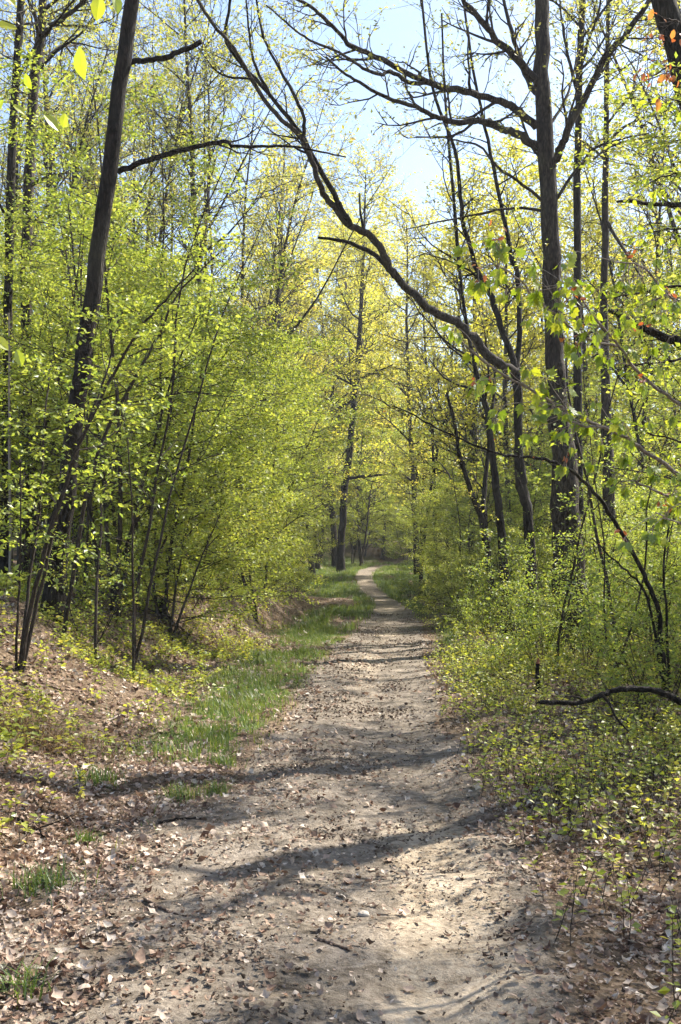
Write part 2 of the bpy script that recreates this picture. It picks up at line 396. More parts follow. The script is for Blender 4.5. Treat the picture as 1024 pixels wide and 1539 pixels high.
def along(pts, t):
    u = t * (len(pts) - 1); i = min(int(u), len(pts) - 2)
    return pts[i] + (pts[i + 1] - pts[i]) * (u - i), nrm(pts[i + 1] - pts[i])

def side_dir(rng, t, ang, flat=0.):
    """a direction ang away from t, turned a random way (flat: pulled towards the horizontal)"""
    r = rng.normal(size=3); r[2] *= (1 - flat)
    r = nrm(r - t * (r @ t))
    d = math.cos(ang) * t + math.sin(ang) * r
    d[2] *= (1 - .6 * flat)
    return nrm(d)

def leaf_cloud(mb, rng, pts, per, size, spread, flat=.6, tmpl=RHOMB, t0=.2, droop=.15, rlo=0, rhi=1):
    """leaves set along a twig"""
    n = rng.poisson(per) if per < 40 else int(per)
    if n <= 0: return
    t = t0 + (1 - t0) * rng.random(n); u = t * (len(pts) - 1); i = np.minimum(u.astype(int), len(pts) - 2)
    base = pts[i] + (pts[i + 1] - pts[i]) * (u - i)[:, None]
    tg = nrm(pts[i + 1] - pts[i])
    off = rng.normal(size=(n, 3)) * spread; off[:, 2] *= .55
    ax = nrm(tg * .6 + rng.normal(size=(n, 3)) * .9 * np.array([1, 1, .45]) - UP * droop)
    nor = nrm(UP * flat + rng.normal(size=(n, 3)) * (1 - flat) * 1.2)
    mb.scatter(*tmpl, base + off, ax, nor, size * (.65 + .6 * rng.random(n)), rlo + (rhi - rlo) * rng.random(n))

def dress(rng, wood, crown, parent, r0, spec, depth=0):
    """grow spec[depth] branches on a limb, and leaves at the last level"""
    n, t0, t1, Lr, ang, flat, trop = spec['br'][depth]
    last = depth == len(spec['br']) - 1
    for q in range(n):
        t = t0 + (t1 - t0) * (q + rng.random()) / n
        p, tg = along(parent, t)
        L = rng.uniform(*Lr) * (1.15 - .55 * (t if depth == 0 else .5 * t))
        d = side_dir(rng, tg, ang * rng.uniform(.75, 1.25), flat)
        k = 6 if not last else 4
        pts = limb(rng, p, d, L, k, trop, spec.get('wob', .13))
        r = max(r0 * (1 - .75 * t) * .5, .0035) if depth == 0 else max(r0 * .55, spec.get('rmin', .0028))
        sides = 5 if depth == 0 else 3
        wood.tube(pts, np.linspace(r, max(r * .3, .0015), k), sides, rng=rng)
        if last:
            leaf_cloud(crown, rng, pts, spec['per'], spec['leaf'], spec['spread'], spec['flat'], spec.get('tmpl', RHOMB))
        else:
            dress(rng, wood, crown, pts, r, spec, depth + 1)
            if spec.get('tip'): leaf_cloud(crown, rng, pts, spec['per'], spec['leaf'], spec['spread'], spec['flat'], spec.get('tmpl', RHOMB), .6)

def proto_sapling(seed, H, stems, spec, lean=.12, r0=.035, mat=None, wmat=None):
    rng = np.random.default_rng(seed); wood, crown = MB(), MB(); crown.smooth = False
    for s in range(stems):
        az = rng.random() * 6.28; l = lean * rng.uniform(.5, 1.6) * (1 + .6 * (stems > 1))
        d = np.array([math.cos(az) * l, math.sin(az) * l, 1])
        h = H * rng.uniform(.75, 1)
        pts = limb(rng, [math.cos(az) * .06 * (stems > 1), math.sin(az) * .06 * (stems > 1), -.1], d, h, 12, .02, spec.get('bend', .05))
        r = r0 * rng.uniform(.8, 1.1)
        wood.tube(pts, r * np.linspace(1, .18, 12) , 7, .12, rng=rng)
        sp = dict(spec); b0 = list(sp['br'][0]); b0[0] = max(4, int(b0[0] / stems ** .6)); sp['br'] = [tuple(b0)] + list(sp['br'][1:])
        dress(rng, wood, crown, pts, r, sp)
    return wood.mesh('trunk', wmat), crown.mesh('crown', mat)

def proto_tree(seed, H, r0, spec, mat, wmat, lean=.03, fork=False):
    rng = np.random.default_rng(seed); wood, crown = MB(), MB(); crown.smooth = False
    d = np.array([rng.normal() * lean, rng.normal() * lean, 1])
    pts = limb(rng, [0, 0, -.15], d, H, 16, .03, .035)
    wood.tube(pts, r0 * np.linspace(1, .12, 16) ** .9, 9, .12, rng=rng, flare=(.35, .5))
    dress(rng, wood, crown, pts, r0, spec)
    if fork:
        p, tg = along(pts, .45); q = limb(rng, p, side_dir(rng, tg, .35), H * .5, 10, .06, .06)
        wood.tube(q, r0 * .55 * np.linspace(1, .15, 10), 7, .1, rng=rng); dress(rng, wood, crown, q, r0 * .5, dict(spec, br=[(max(6, spec['br'][0][0] // 2),) + spec['br'][0][1:]] + spec['br'][1:]))
    return wood.mesh('trunk', wmat), crown.mesh('crown', mat)

SP_SAP = dict(br=[(26, .22, 1, (1.1, 2.3), 1.15, .55, .03), (8, .15, 1, (.35, .85), .8, .75, 0)], per=33, leaf=.062, spread=.07, flat=.62)
SP_DENSE = dict(br=[(34, .10, 1, (.9, 2.0), 1.2, .55, .02), (9, .15, 1, (.3, .75), .8, .75, 0)], per=33, leaf=.06, spread=.065, flat=.62)
SP_SHRUB = dict(br=[(14, .15, 1, (.3, .7), .9, .3, .05), (5, .2, 1, (.12, .3), .8, .4, 0)], per=11, leaf=.048, spread=.035, flat=.5, rmin=.002)
SP_POLE = dict(br=[(26, .38, 1, (1.4, 3.4), .85, .1, .09), (5, .25, 1, (.6, 1.4), .7, .1, .05), (3, .2, 1, (.25, .6), .7, .1, .03)], per=8, leaf=.088, spread=.08, flat=.3, rmin=.0045)
SP_GOLD = dict(br=[(30, .22, 1, (1.5, 3.6), .95, .2, .06), (6, .2, 1, (.6, 1.5), .75, .2, .03), (3, .2, 1, (.3, .7), .7, .2, .02)], per=13, leaf=.14, spread=.13, flat=.4, rmin=.0045)

SAPL = [proto_sapling(100 + k, (6.4, 7.6, 5.2, 8.4, 4.4)[k], (1, 2, 2, 1, 3)[k], SP_SAP if k != 4 else SP_DENSE, .14, (.04, .04, .03, .045, .028)[k], M_SAPL, M_TWIG) for k in range(5)]
DENS = [proto_sapling(130 + k, (3.4, 4.6, 2.8)[k], (3, 2, 4)[k], SP_DENSE, .2, .024, M_SAPL, M_TWIG) for k in range(3)]
SHRB = [proto_sapling(160 + k, (1.2, 1.7, .9, 2.2)[k], (5, 4, 6, 4)[k], SP_SHRUB, .3, .009, M_SHRUB, M_TWIG) for k in range(4)]
POLE = [proto_tree(200 + k, (17, 20, 15, 22)[k], (.10, .125, .075, .14)[k], SP_POLE, M_OLIVE, (M_BARK, M_GREY, M_BARK, M_GREY)[k], .04, k in (1, 2)) for k in range(4)]
GOLD = [proto_tree(240 + k, (15, 17.5, 13)[k], (.14, .17, .11)[k], SP_GOLD, M_GOLD, M_GREY, .05, k == 1) for k in range(3)]

def recolour(pr, mat):
    me = pr[1].copy(); me.materials.clear(); me.materials.append(mat); return (pr[0], me)
SAPG = [recolour(p_, M_GOLD) for p_ in SAPL]
def golden(x, y):
    px = CXP + FPX * x / y
    return y > 34 and 380 < px < 780 and random.random() < .4
def plant(proto, name, label, cat, x, y, group=None, sc=1., rz=None, parts=('trunk', 'crown'), dz=0):
    if name in ('golden_tree', 'slim_tree', 'tall_sapling', 'golden_sapling') and 2.5 < x < 12.5 and 59 < y < 79 and y - 59 < 1.6 * x + 8: return None   # trees left out here to let the sun onto the bend
    t = thing(name, label, cat, (x, y, gz(x, y) + dz), group, random.random() * 6.283 if rz is None else rz, sc)
    link(parts[0], proto[0], t); link(parts[1], proto[1], t)
    return t

# ------------------------------------------------------------------ the individual trees one can point at
def hero(name, label, base_xy, trunk_px, Y, rads_px, mat, leafmat, sides=14, Ytop=None, flare=None, top=None, lump=.14, extra=None, n=34):
    """trunk through places in the photograph at depth Y; rads_px = width in pixels at each place"""
    Yt = Ytop if Ytop else Y
    m = len(trunk_px)
    ys_ = np.linspace(Y, Yt, m)
    pts = np.array([P(a, b, q) for (a, b), q in zip(trunk_px, ys_)])
    base = np.array([pts[0][0], pts[0][1], gz(pts[0][0], pts[0][1])])
    if pts[0][2] > base[2] + .05:
        b2 = pts[0] + (pts[0] - pts[1]) * 0; b2[2] = base[2] - .2; pts = np.vstack([b2, pts]); rads_px = [rads_px[0] * 1.1] + list(rads_px); ys_ = np.concatenate([[Y], ys_])
    else:
        pts[0][2] = base[2] - .2
    rad = np.array(rads_px) / 2 * ys_ / FPX * .86
    t = thing(name, label, 'tree', base)
    P2 = spline(pts, n); R2 = np.interp(np.linspace(0, 1, n), np.linspace(0, 1, len(rad)), rad)
    wood = MB(); rng = np.random.default_rng(abs(hash(name + label)) % 1000 if False else len(label) * 7 + len(name))
    if lump: P2[1:-1] += rng.normal(size=(n - 2, 3)) * R2[1:-1, None] * .10
    wood.tube(P2 - base, R2, sides, lump, rng=rng, flare=flare)
    crown = MB(); crown.smooth = False
    return t, base, P2, R2, wood, crown, rng

def finish(t, wood, crown, mat, leafmat):
    link('trunk', wood.mesh('trunk', mat), t)
    if crown.n: link('crown', crown.mesh('crown', leafmat), t)

def px_branch(t, base, pts_px, Y0, Y1, w0, w1, mat, rng, crown, spec=None, name='branch', cap=False, sides=8, label=None, start=None, n=None):
    m = len(pts_px); yy = np.linspace(Y0, Y1, m)
    pts = np.array([P(a, b, q) for (a, b), q in zip(pts_px, yy)])
    if start is not None: pts[0] = start
    n = n or m * 4
    q = spline(pts, n); r = np.linspace(w0, w1, n) / 2 * np.linspace(Y0, Y1, n) / FPX
    q[1:-1] += rng.normal(size=(n - 2, 3)) * r[1:-1, None] * .22
    b = MB(); b.tube(q - base, r, sides, .12, cap=cap, rng=rng)
    if spec: dress(rng, b, crown, q - base, r[0], spec)
    o = link(name, b.mesh(name, mat), t)
    if label: o['label'] = label
    return q, o

SP_TW = dict(br=[(12, .2, 1, (.5, 1.4), .75, .1, .05), (5, .2, 1, (.25, .6), .7, .1, .03)], per=7, leaf=.07, spread=.05, flat=.3, rmin=.004, wob=.16)
SP_TWS = dict(br=[(8, .25, 1, (.4, 1.0), .75, .1, .05), (4, .2, 1, (.2, .5), .7, .1, .03)], per=7, leaf=.065, spread=.045, flat=.4, rmin=.003, wob=.16)
SP_CROWN = dict(br=[(9, .1, 1, (2.0, 4.2), .9, .15, .06), (6, .2, 1, (.7, 1.8), .75, .1, .04), (4, .2, 1, (.3, .8), .7, .1, .03)], per=6, leaf=.08, spread=.06, flat=.35, rmin=.005)

# the dark trunk leaning to the right on the left bank
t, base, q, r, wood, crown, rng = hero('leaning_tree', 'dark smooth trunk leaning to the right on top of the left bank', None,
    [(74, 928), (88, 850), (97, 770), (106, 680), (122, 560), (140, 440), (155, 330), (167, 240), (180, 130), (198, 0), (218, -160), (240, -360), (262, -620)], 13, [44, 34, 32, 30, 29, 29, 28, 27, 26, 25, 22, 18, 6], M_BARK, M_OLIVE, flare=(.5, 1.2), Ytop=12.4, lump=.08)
px_branch(t, base, [(196, 93), (215, 90), (245, 88), (270, 78), (303, 62)], 12.75, 12.2, 9, 7, M_BARK, rng, crown, cap=True, label='short bare branch broken off at its tip')
px_branch(t, base, [(178, 258), (215, 243), (265, 228), (315, 216), (340, 212), (352, 219), (395, 220), (440, 220), (490, 230), (520, 236)], 12.8, 11.6, 9, 2, M_BARK, rng, crown, dict(SP_TWS, br=[(5, .3, 1, (.3, .7), .8, .1, .05), (3, .2, 1, (.15, .4), .7, .1, .03)], per=3), label='long thin branch reaching right across the sky')
px_branch(t, base, [(225, -210), (290, -270), (380, -330), (470, -420)], 12.5, 10, 14, 5, M_BARK, rng, crown, SP_TW)
px_branch(t, base, [(222, -180), (150, -260), (60, -330), (-60, -430)], 12.5, 11, 13, 5, M_BARK, rng, crown, SP_TW)
px_branch(t, base, [(236, -330), (290, -440), (330, -600)], 12.4, 13, 12, 4, M_BARK, rng, crown, SP_TW)
dress(rng, wood, crown, q[24:] - base, r[24], SP_CROWN)
finish(t, wood, crown, M_BARK, M_OLIVE)

# two thinner trunks at the left edge
t, base, q, r, wood, crown, rng = hero('slender_tree', 'slender straight dark trunk nearest the left edge of the photo', None,
    [(8, 860), (9, 670), (12, 500), (15, 350), (20, 190), (27, 80), (33, -40), (40, -240), (46, -460)], 17, [17, 16, 15, 15, 14, 13, 12, 9, 4], M_BARK, M_OLIVE, lump=.08)
px_branch(t, base, [(24, 120), (60, 60), (95, 20), (140, -40)], 17, 16, 5, 2, M_BARK, rng, crown, SP_TWS)
px_branch(t, base, [(14, 330), (-20, 280), (-60, 240)], 17, 16, 5, 2, M_BARK, rng, crown, SP_TWS)
dress(rng, wood, crown, q[18:] - base, r[18], dict(SP_CROWN, br=[(8, .1, 1, (1, 2.4), .9, .15, .06), (5, .2, 1, (.5, 1.2), .75, .1, .04), (4, .2, 1, (.3, .7), .7, .1, .03)]))
finish(t, wood, crown, M_BARK, M_OLIVE)
t, base, q, r, wood, crown, rng = hero('slender_tree', 'grey brown trunk with a kinked top and rising side branch behind the leaning dark trunk', None,
    [(36, 860), (37, 680), (38, 540), (39, 430), (42, 300), (46, 200), (55, 110), (63, 40), (67, -60), (75, -240), (82, -430)], 18, [21, 20, 19, 18, 18, 18, 17, 15, 13, 10, 4], M_GREY, M_OLIVE, lump=.1)
px_branch(t, base, [(58, 58), (75, 42), (95, 28), (115, 12), (135, -8), (170, -50)], 18, 16.5, 9, 4, M_GREY, rng, crown, SP_TWS, label='rising grey side branch')
px_branch(t, base, [(43, 282), (62, 270), (82, 263), (102, 260)], 18, 17.5, 6, 3, M_GREY, rng, crown, cap=True)
dress(rng, wood, crown, q[20:] - base, r[20], dict(SP_CROWN, br=[(8, .1, 1, (1, 2.6), .9, .15, .06), (5, .2, 1, (.5, 1.2), .75, .1, .04), (4, .2, 1, (.3, .7), .7, .1, .03)]))
finish(t, wood, crown, M_GREY, M_OLIVE)

# clump of thin leaning stems low on the left bank
def px_stems(name, label, stems, Y, mat, leafmat, spec, cat='sapling', group=None, wmul=1.0):
    b0 = P(stems[0][0][0][0], stems[0][0][0][1], Y); base = np.array([b0[0], b0[1], gz(b0[0], b0[1])])
    t = thing(name, label, cat, base, group); crown = MB(); crown.smooth = False
    rng = np.random.default_rng(len(label) + int(Y * 10))
    for pts_px, w0, w1, Y1 in stems:
        m = len(pts_px); yy = np.linspace(Y, Y1, m)
        pts = np.array([P(a, b, c) for (a, b), c in zip(pts_px, yy)])
        pts[0][2] = min(pts[0][2], gz(pts[0][0], pts[0][1])) - .08
        n = m * 4; q = spline(pts, n); r = np.linspace(w0, w1, n) / 2 * Y / FPX * wmul
        q[1:-1] += rng.normal(size=(n - 2, 3)) * .006
        b = MB(); b.tube(q - base, r, 7, .1, rng=rng)
        if spec: dress(rng, b, crown, q - base, r[0], spec)
        link('stem', b.mesh('stem', mat), t)
    if crown.n: link('foliage', crown.mesh('foliage', leafmat), t)
    return t
SP_STEM = dict(br=[(8, .3, 1, (.35, .95), 1.1, .5, .02), (6, .2, 1, (.15, .4), .8, .7, 0)], per=11, leaf=.065, spread=.04, flat=.6, rmin=.0022)
px_stems('stem_clump', 'clump of thin brown stems fanning up from one foot below the leaning trunk', [
    ([(28, 988), (50, 900), (82, 780), (115, 680), (146, 612), (200, 510), (245, 455), (292, 405)], 11, 3, 9.6),
    ([(32, 988), (62, 880), (95, 740), (130, 640), (160, 560), (180, 470)], 9, 3, 10.4),
    ([(26, 988), (44, 880), (60, 760), (66, 640), (78, 540)], 8, 3, 10.6),
    ([(24, 988), (28, 880), (32, 780), (30, 690)], 6, 2, 9.6)], 10, M_TWIG, M_SAPL, SP_STEM, 'saplings', wmul=.72)
px_stems('slim_sapling', 'pair of slim dark stems leaning right, standing bare on the left bank', [
    ([(166, 912), (182, 850), (200, 790), (214, 730), (232, 668), (238, 640), (262, 560), (300, 470)], 7, 2, 15),
    ([(172, 915), (188, 860), (204, 790), (222, 740), (250, 700), (285, 670), (300, 662)], 7, 2, 16)], 15.5, M_TWIG, M_SAPL, dict(SP_STEM, br=[(10, .5, 1, (.4, .9), 1.1, .5, .02), (5, .2, 1, (.15, .4), .8, .7, 0)]))
px_stems('slim_sapling', 'long thin sapling leaning right with feathery green side sprays beyond the stem clump', [
    ([(95, 900), (125, 770), (155, 660), (200, 575), (230, 520), (270, 440), (330, 380)], 7, 2, 12)], 12.5, M_TWIG, M_SAPL, SP_STEM)
px_stems('dead_pole', 'thin pale dead pole standing beside the trunk at the left edge', [
    ([(16, 870), (15, 690), (14, 560), (13, 470)], 4, 2.5, 15)], 15.5, M_PALE, M_SAPL, None, 'dead sapling')

# trees on the right
# the tree whose long limb arches over the path
t, base, q, r, wood, crown, rng = hero('arching_tree', 'dark trunk with a swollen burl and a long limb arching left over the path', None,
    [(800, 905), (795, 790), (787, 745), (783, 722), (779, 665), (779, 610), (776, 560)], 20, [22, 17, 17, 22, 15, 15, 16], M_BARK, M_OLIVE, lump=.15, n=26)
tp = q[-1]
lq, lo = px_branch(t, base, [(776, 562), (748, 547), (715, 511), (690, 487), (655, 470), (622, 443), (597, 418), (578, 385), (556, 355), (527, 338), (500, 308), (487, 294), (480, 275), (464, 231), (448, 203), (412, 169), (378, 119), (355, 78), (323, 39), (297, 0), (270, -50)],
    20, 16, 15, 4, M_GREY, rng, crown, None, 'branch', False, 10, 'long brown limb arching left over the path', start=tp)
SPL = dict(SP_TWS, br=[(6, .2, 1, (.4, 1.1), .6, .1, .08), (4, .2, 1, (.2, .5), .7, .1, .04)], per=4)
Yj = 17.7
px_branch(t, base, [(597, 418), (575, 393), (545, 372), (510, 361), (478, 357)], 18.9, 18.4, 9, 4, M_BARK, rng, crown, None)
px_branch(t, base, [(527, 340), (512, 312), (495, 280), (472, 239), (456, 208), (438, 182), (401, 138), (368, 101), (340, 60), (345, 10), (350, -30)], 18.2, 16.3, 9, 4, M_BARK, rng, crown, SPL)
px_branch(t, base, [(455, 212), (457, 177), (440, 140), (412, 88), (396, 55), (386, 0), (380, -40)], 17.3, 16.5, 6, 2.5, M_BARK, rng, crown, SPL)
px_branch(t, base, [(404, 140), (381, 91), (374, 40), (368, -20)], 16.8, 16.3, 5, 2, M_BARK, rng, crown, SPL)
px_branch(t, base, [(464, 232), (440, 220), (412, 200)], 17.4, 17.1, 4, 1.5, M_BARK, rng, crown, None)
px_branch(t, base, [(548, 350), (543, 325), (540, 290)], 18.3, 18.2, 5, 2, M_BARK, rng, crown, None)
px_branch(t, base, [(378, 119), (330, 110), (290, 60)], 16.7, 16.3, 4, 1.5, M_BARK, rng, crown, SPL)
px_branch(t, base, [(774, 565), (752, 485), (736, 442), (720, 410), (703, 364), (692, 300), (684, 225), (652, 140), (640, 60), (630, -40)], 20, 20.5, 10, 3, M_BARK, rng, crown, SP_TW, start=tp)
px_branch(t, base, [(777, 560), (781, 513), (779, 424), (766, 371), (752, 300), (738, 235), (716, 130), (702, 40), (690, -60)], 20, 21.5, 9, 3, M_BARK, rng, crown, SP_TW, start=tp)
finish(t, wood, crown, M_BARK, M_OLIVE)

# big furrowed trunk
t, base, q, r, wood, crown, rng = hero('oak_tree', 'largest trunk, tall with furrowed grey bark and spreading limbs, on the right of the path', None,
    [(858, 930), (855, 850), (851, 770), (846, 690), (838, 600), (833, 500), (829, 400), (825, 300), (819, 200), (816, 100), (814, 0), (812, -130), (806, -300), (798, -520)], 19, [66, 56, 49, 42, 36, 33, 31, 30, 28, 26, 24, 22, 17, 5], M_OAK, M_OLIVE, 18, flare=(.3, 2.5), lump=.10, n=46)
B = lambda *a, **k: px_branch(t, base, *a, **k)
OB = dict(mat=M_OAK, rng=rng, crown=crown)
B([(806, 190), (780, 168), (757, 155), (712, 140), (662, 131), (617, 112), (567, 87), (527, 70), (512, 52), (482, 23), (459, 5), (430, -10)], 19, 16.5, 13, 4, spec=SP_TW, label='upper left limb sweeping over the path', **OB)
B([(640, 124), (617, 125), (587, 108), (572, 112), (542, 100), (512, 80), (470, 62), (440, 42), (400, 8)], 18, 16.5, 7, 2.5, spec=SPL, **OB)
B([(808, 222), (785, 206), (762, 196), (735, 185), (712, 182), (682, 185), (657, 175), (627, 162), (577, 145), (537, 122), (512, 105), (490, 85)], 19, 17.5, 13, 3, spec=SP_TW, label='lower left limb with a knuckle bend', **OB)
B([(808, 128), (782, 92), (747, 60), (727, 35), (697, 0), (660, -50)], 19, 18, 13, 6, spec=SP_TW, **OB)
B([(806, 140), (790, 112), (772, 55), (757, 0), (745, -70)], 19, 20, 9, 4, spec=SP_TW, **OB)
B([(826, 255), (840, 228), (852, 200), (882, 140), (912, 85), (942, 50), (977, 0), (1020, -60)], 19, 18, 13, 6, spec=SP_TW, label='right limb rising in a V from the trunk', **OB)
B([(815, 302), (782, 275), (747, 250), (722, 220), (690, 212), (657, 205)], 19, 17.5, 5, 2, spec=SPL, **OB)
B([(815, 317), (780, 313), (752, 315), (702, 325), (652, 335), (610, 345)], 19, 18, 5, 1.5, spec=SPL, **OB)
B([(822, 250), (800, 220), (780, 170), (760, 150)], 19, 20, 5, 2, spec=SPL, **OB)
B([(836, 300), (870, 250), (890, 240), (930, 215), (990, 205)], 19, 20, 5, 2, spec=SPL, **OB)
B([(824, 190), (850, 150), (862, 110), (872, 60)], 19, 20, 5, 2, spec=SPL, **OB)
dress(rng, wood, crown, q[34:] - base, r[34], SP_CROWN)
finish(t, wood, crown, M_OAK, M_OLIVE)

t, base, q, r, wood, crown, rng = hero('straight_tree', 'straight narrow dark trunk just right of the large furrowed trunk', None,
    [(872, 930), (870, 760), (868, 600), (868, 400), (868, 250), (871, 100), (876, 0), (884, -150), (890, -380)], 22, [16, 15, 15, 14, 13, 12, 11, 9, 3], M_BARK, M_OLIVE, lump=.12)
px_branch(t, base, [(871, 110), (885, 60), (900, 20), (905, -40)], 22, 21, 6, 2, M_BARK, rng, crown, SP_TWS)
px_branch(t, base, [(869, 140), (855, 90), (846, 40), (840, -20)], 22, 21, 6, 2, M_BARK, rng, crown, SP_TWS)
px_branch(t, base, [(868, 260), (890, 225), (930, 210), (975, 200)], 22, 21, 5, 2, M_BARK, rng, crown, SP_TWS)
dress(rng, wood, crown, q[20:] - base, r[20], dict(SP_CROWN, br=[(9, .1, 1, (1, 2.6), .9, .15, .06), (5, .2, 1, (.5, 1.2), .75, .1, .04), (4, .2, 1, (.3, .7), .7, .1, .03)]))
finish(t, wood, crown, M_BARK, M_OLIVE)
t, base, q, r, wood, crown, rng = hero('grey_tree', 'straight pale grey trunk between the narrow dark trunk and the right edge', None,
    [(916, 930), (914, 760), (912, 640), (909, 500), (909, 350), (911, 220), (912, 125), (914, 0), (918, -150)], 23, [24, 22, 20, 14, 12, 10, 9, 7, 3], M_GREY, M_OLIVE, lump=.12)
px_branch(t, base, [(910, 330), (935, 370), (960, 410), (975, 440)], 23, 22, 6, 2, M_GREY, rng, crown, SP_TWS)
px_branch(t, base, [(911, 215), (940, 190), (990, 170), (1030, 160)], 23, 22, 5, 2, M_GREY, rng, crown, SP_TWS)
px_branch(t, base, [(911, 240), (880, 215), (850, 200)], 23, 22, 4, 2, M_GREY, rng, crown, SP_TWS)
dress(rng, wood, crown, q[20:] - base, r[20], dict(SP_CROWN, br=[(8, .1, 1, (.8, 2), .9, .15, .06), (5, .2, 1, (.4, 1), .75, .1, .04), (3, .2, 1, (.3, .6), .7, .1, .03)]))
finish(t, wood, crown, M_GREY, M_OLIVE)

t, base, q, r, wood, crown, rng = hero('forked_tree', 'dark wavy trunk with a second curved stem, left of the burled arching tree', None,
    [(762, 905), (759, 868), (754, 800), (750, 765), (746, 735), (742, 700), (736, 650), (732, 620), (724, 590), (712, 540), (700, 480), (690, 400), (684, 320), (676, 230), (668, 130), (664, 20)], 21, [19, 16, 15, 14, 13, 12, 12, 11, 10, 8, 7, 6, 6, 5, 4, 3], M_BARK, M_OLIVE, lump=.16, n=44)
px_branch(t, base, [(740, 900), (736, 865), (727, 795), (707, 736), (692, 689), (684, 640), (672, 590)], 21, 20, 11, 4, M_BARK, rng, crown, SP_TWS, name='second_stem')
px_branch(t, base, [(733, 815), (727, 765), (731, 706), (738, 640), (742, 600), (745, 540)], 21, 22, 9, 4, M_BARK, rng, crown, SP_TWS, name='second_stem')
dress(rng, wood, crown, q[20:] - base, r[20], dict(SP_TW, br=[(14, .1, 1, (.8, 2), .8, .1, .06), (5, .2, 1, (.4, 1), .75, .1, .04)]))
finish(t, wood, crown, M_BARK, M_OLIVE)

# trunk leaning in over the top right corner, with limbs crossing the right edge
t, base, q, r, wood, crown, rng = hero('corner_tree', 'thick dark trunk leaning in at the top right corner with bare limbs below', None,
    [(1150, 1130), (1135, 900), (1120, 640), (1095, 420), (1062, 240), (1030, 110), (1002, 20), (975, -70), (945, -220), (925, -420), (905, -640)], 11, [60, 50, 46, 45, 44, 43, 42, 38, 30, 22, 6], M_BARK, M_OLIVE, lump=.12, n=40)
px_branch(t, base, [(1122, 600), (1070, 545), (1024, 517), (985, 502), (955, 488), (930, 474), (916, 466)], 11, 10.4, 20, 6, M_BARK, rng, crown, None, cap=True, label='stout dark limb pointing left from the right edge')
px_branch(t, base, [(1085, 350), (1050, 315), (1024, 308), (985, 307), (945, 302), (928, 303)], 11, 10.6, 11, 4, M_BARK, rng, crown, None, cap=True)
px_branch(t, base, [(940, -240), (860, -300), (760, -330), (640, -420)], 11, 8, 20, 7, M_BARK, rng, crown, dict(SP_TW, per=3))
px_branch(t, base, [(950, -200), (1040, -330), (1160, -420), (1300, -500)], 11, 10, 20, 6, M_BARK, rng, crown, dict(SP_TW, per=3))
px_branch(t, base, [(930, -380), (960, -520), (1010, -700)], 11, 9, 18, 5, M_BARK, rng, crown, dict(SP_TW, per=3))
dress(rng, wood, crown, q[28:] - base, r[28], dict(SP_CROWN, per=2))
finish(t, wood, crown, M_BARK, M_OLIVE)

# black trunk by the bend of the path
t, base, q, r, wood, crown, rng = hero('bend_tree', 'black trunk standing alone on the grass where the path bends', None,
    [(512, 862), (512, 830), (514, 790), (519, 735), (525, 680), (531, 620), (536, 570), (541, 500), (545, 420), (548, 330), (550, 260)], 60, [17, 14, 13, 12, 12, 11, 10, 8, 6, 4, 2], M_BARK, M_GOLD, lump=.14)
for pp in ([(521, 720), (545, 716), (575, 714), (600, 712)], [(531, 625), (500, 645), (470, 662)], [(533, 600), (505, 615), (478, 622)], [(536, 570), (565, 560), (590, 548)], [(525, 690), (500, 700), (480, 715)]):
    px_branch(t, base, pp, 60, 58, 5, 2, M_BARK, rng, crown, dict(SP_GOLD, br=[(6, .2, 1, (.6, 1.6), .8, .4, .03), (4, .2, 1, (.3, .7), .7, .4, .02)], per=8))
dress(rng, wood, crown, q[14:] - base, r[14], SP_GOLD)
finish(t, wood, crown, M_BARK, M_GOLD)

# dark curved sapling arching left across the right undergrowth
def leafy_px(name, label, stems, Y, mat, cat='sapling'):
    pass
px_stems('curved_sapling', 'dark bare sapling arching left across the right hand thicket with red buds', [
    ([(1004, 965), (990, 925), (975, 880), (955, 838), (930, 795), (900, 748), (872, 718), (845, 700), (815, 690), (775, 686), (745, 681), (705, 665), (660, 645), (625, 625), (590, 610)], 8, 1.6, 10.4),
    ([(1000, 970), (975, 905), (945, 862), (920, 838), (893, 812)], 5, 1.5, 11),
    ([(1006, 1000), (1003, 930), (998, 860), (1004, 800), (1012, 740)], 5, 2, 12)], 11.6, M_BARK, M_RED,
    dict(br=[(7, .45, 1, (.15, .5), .7, .1, .02), (3, .2, 1, (.06, .18), .7, .1, .02)], per=.7, leaf=.03, spread=.02, flat=.4, rmin=.0016))

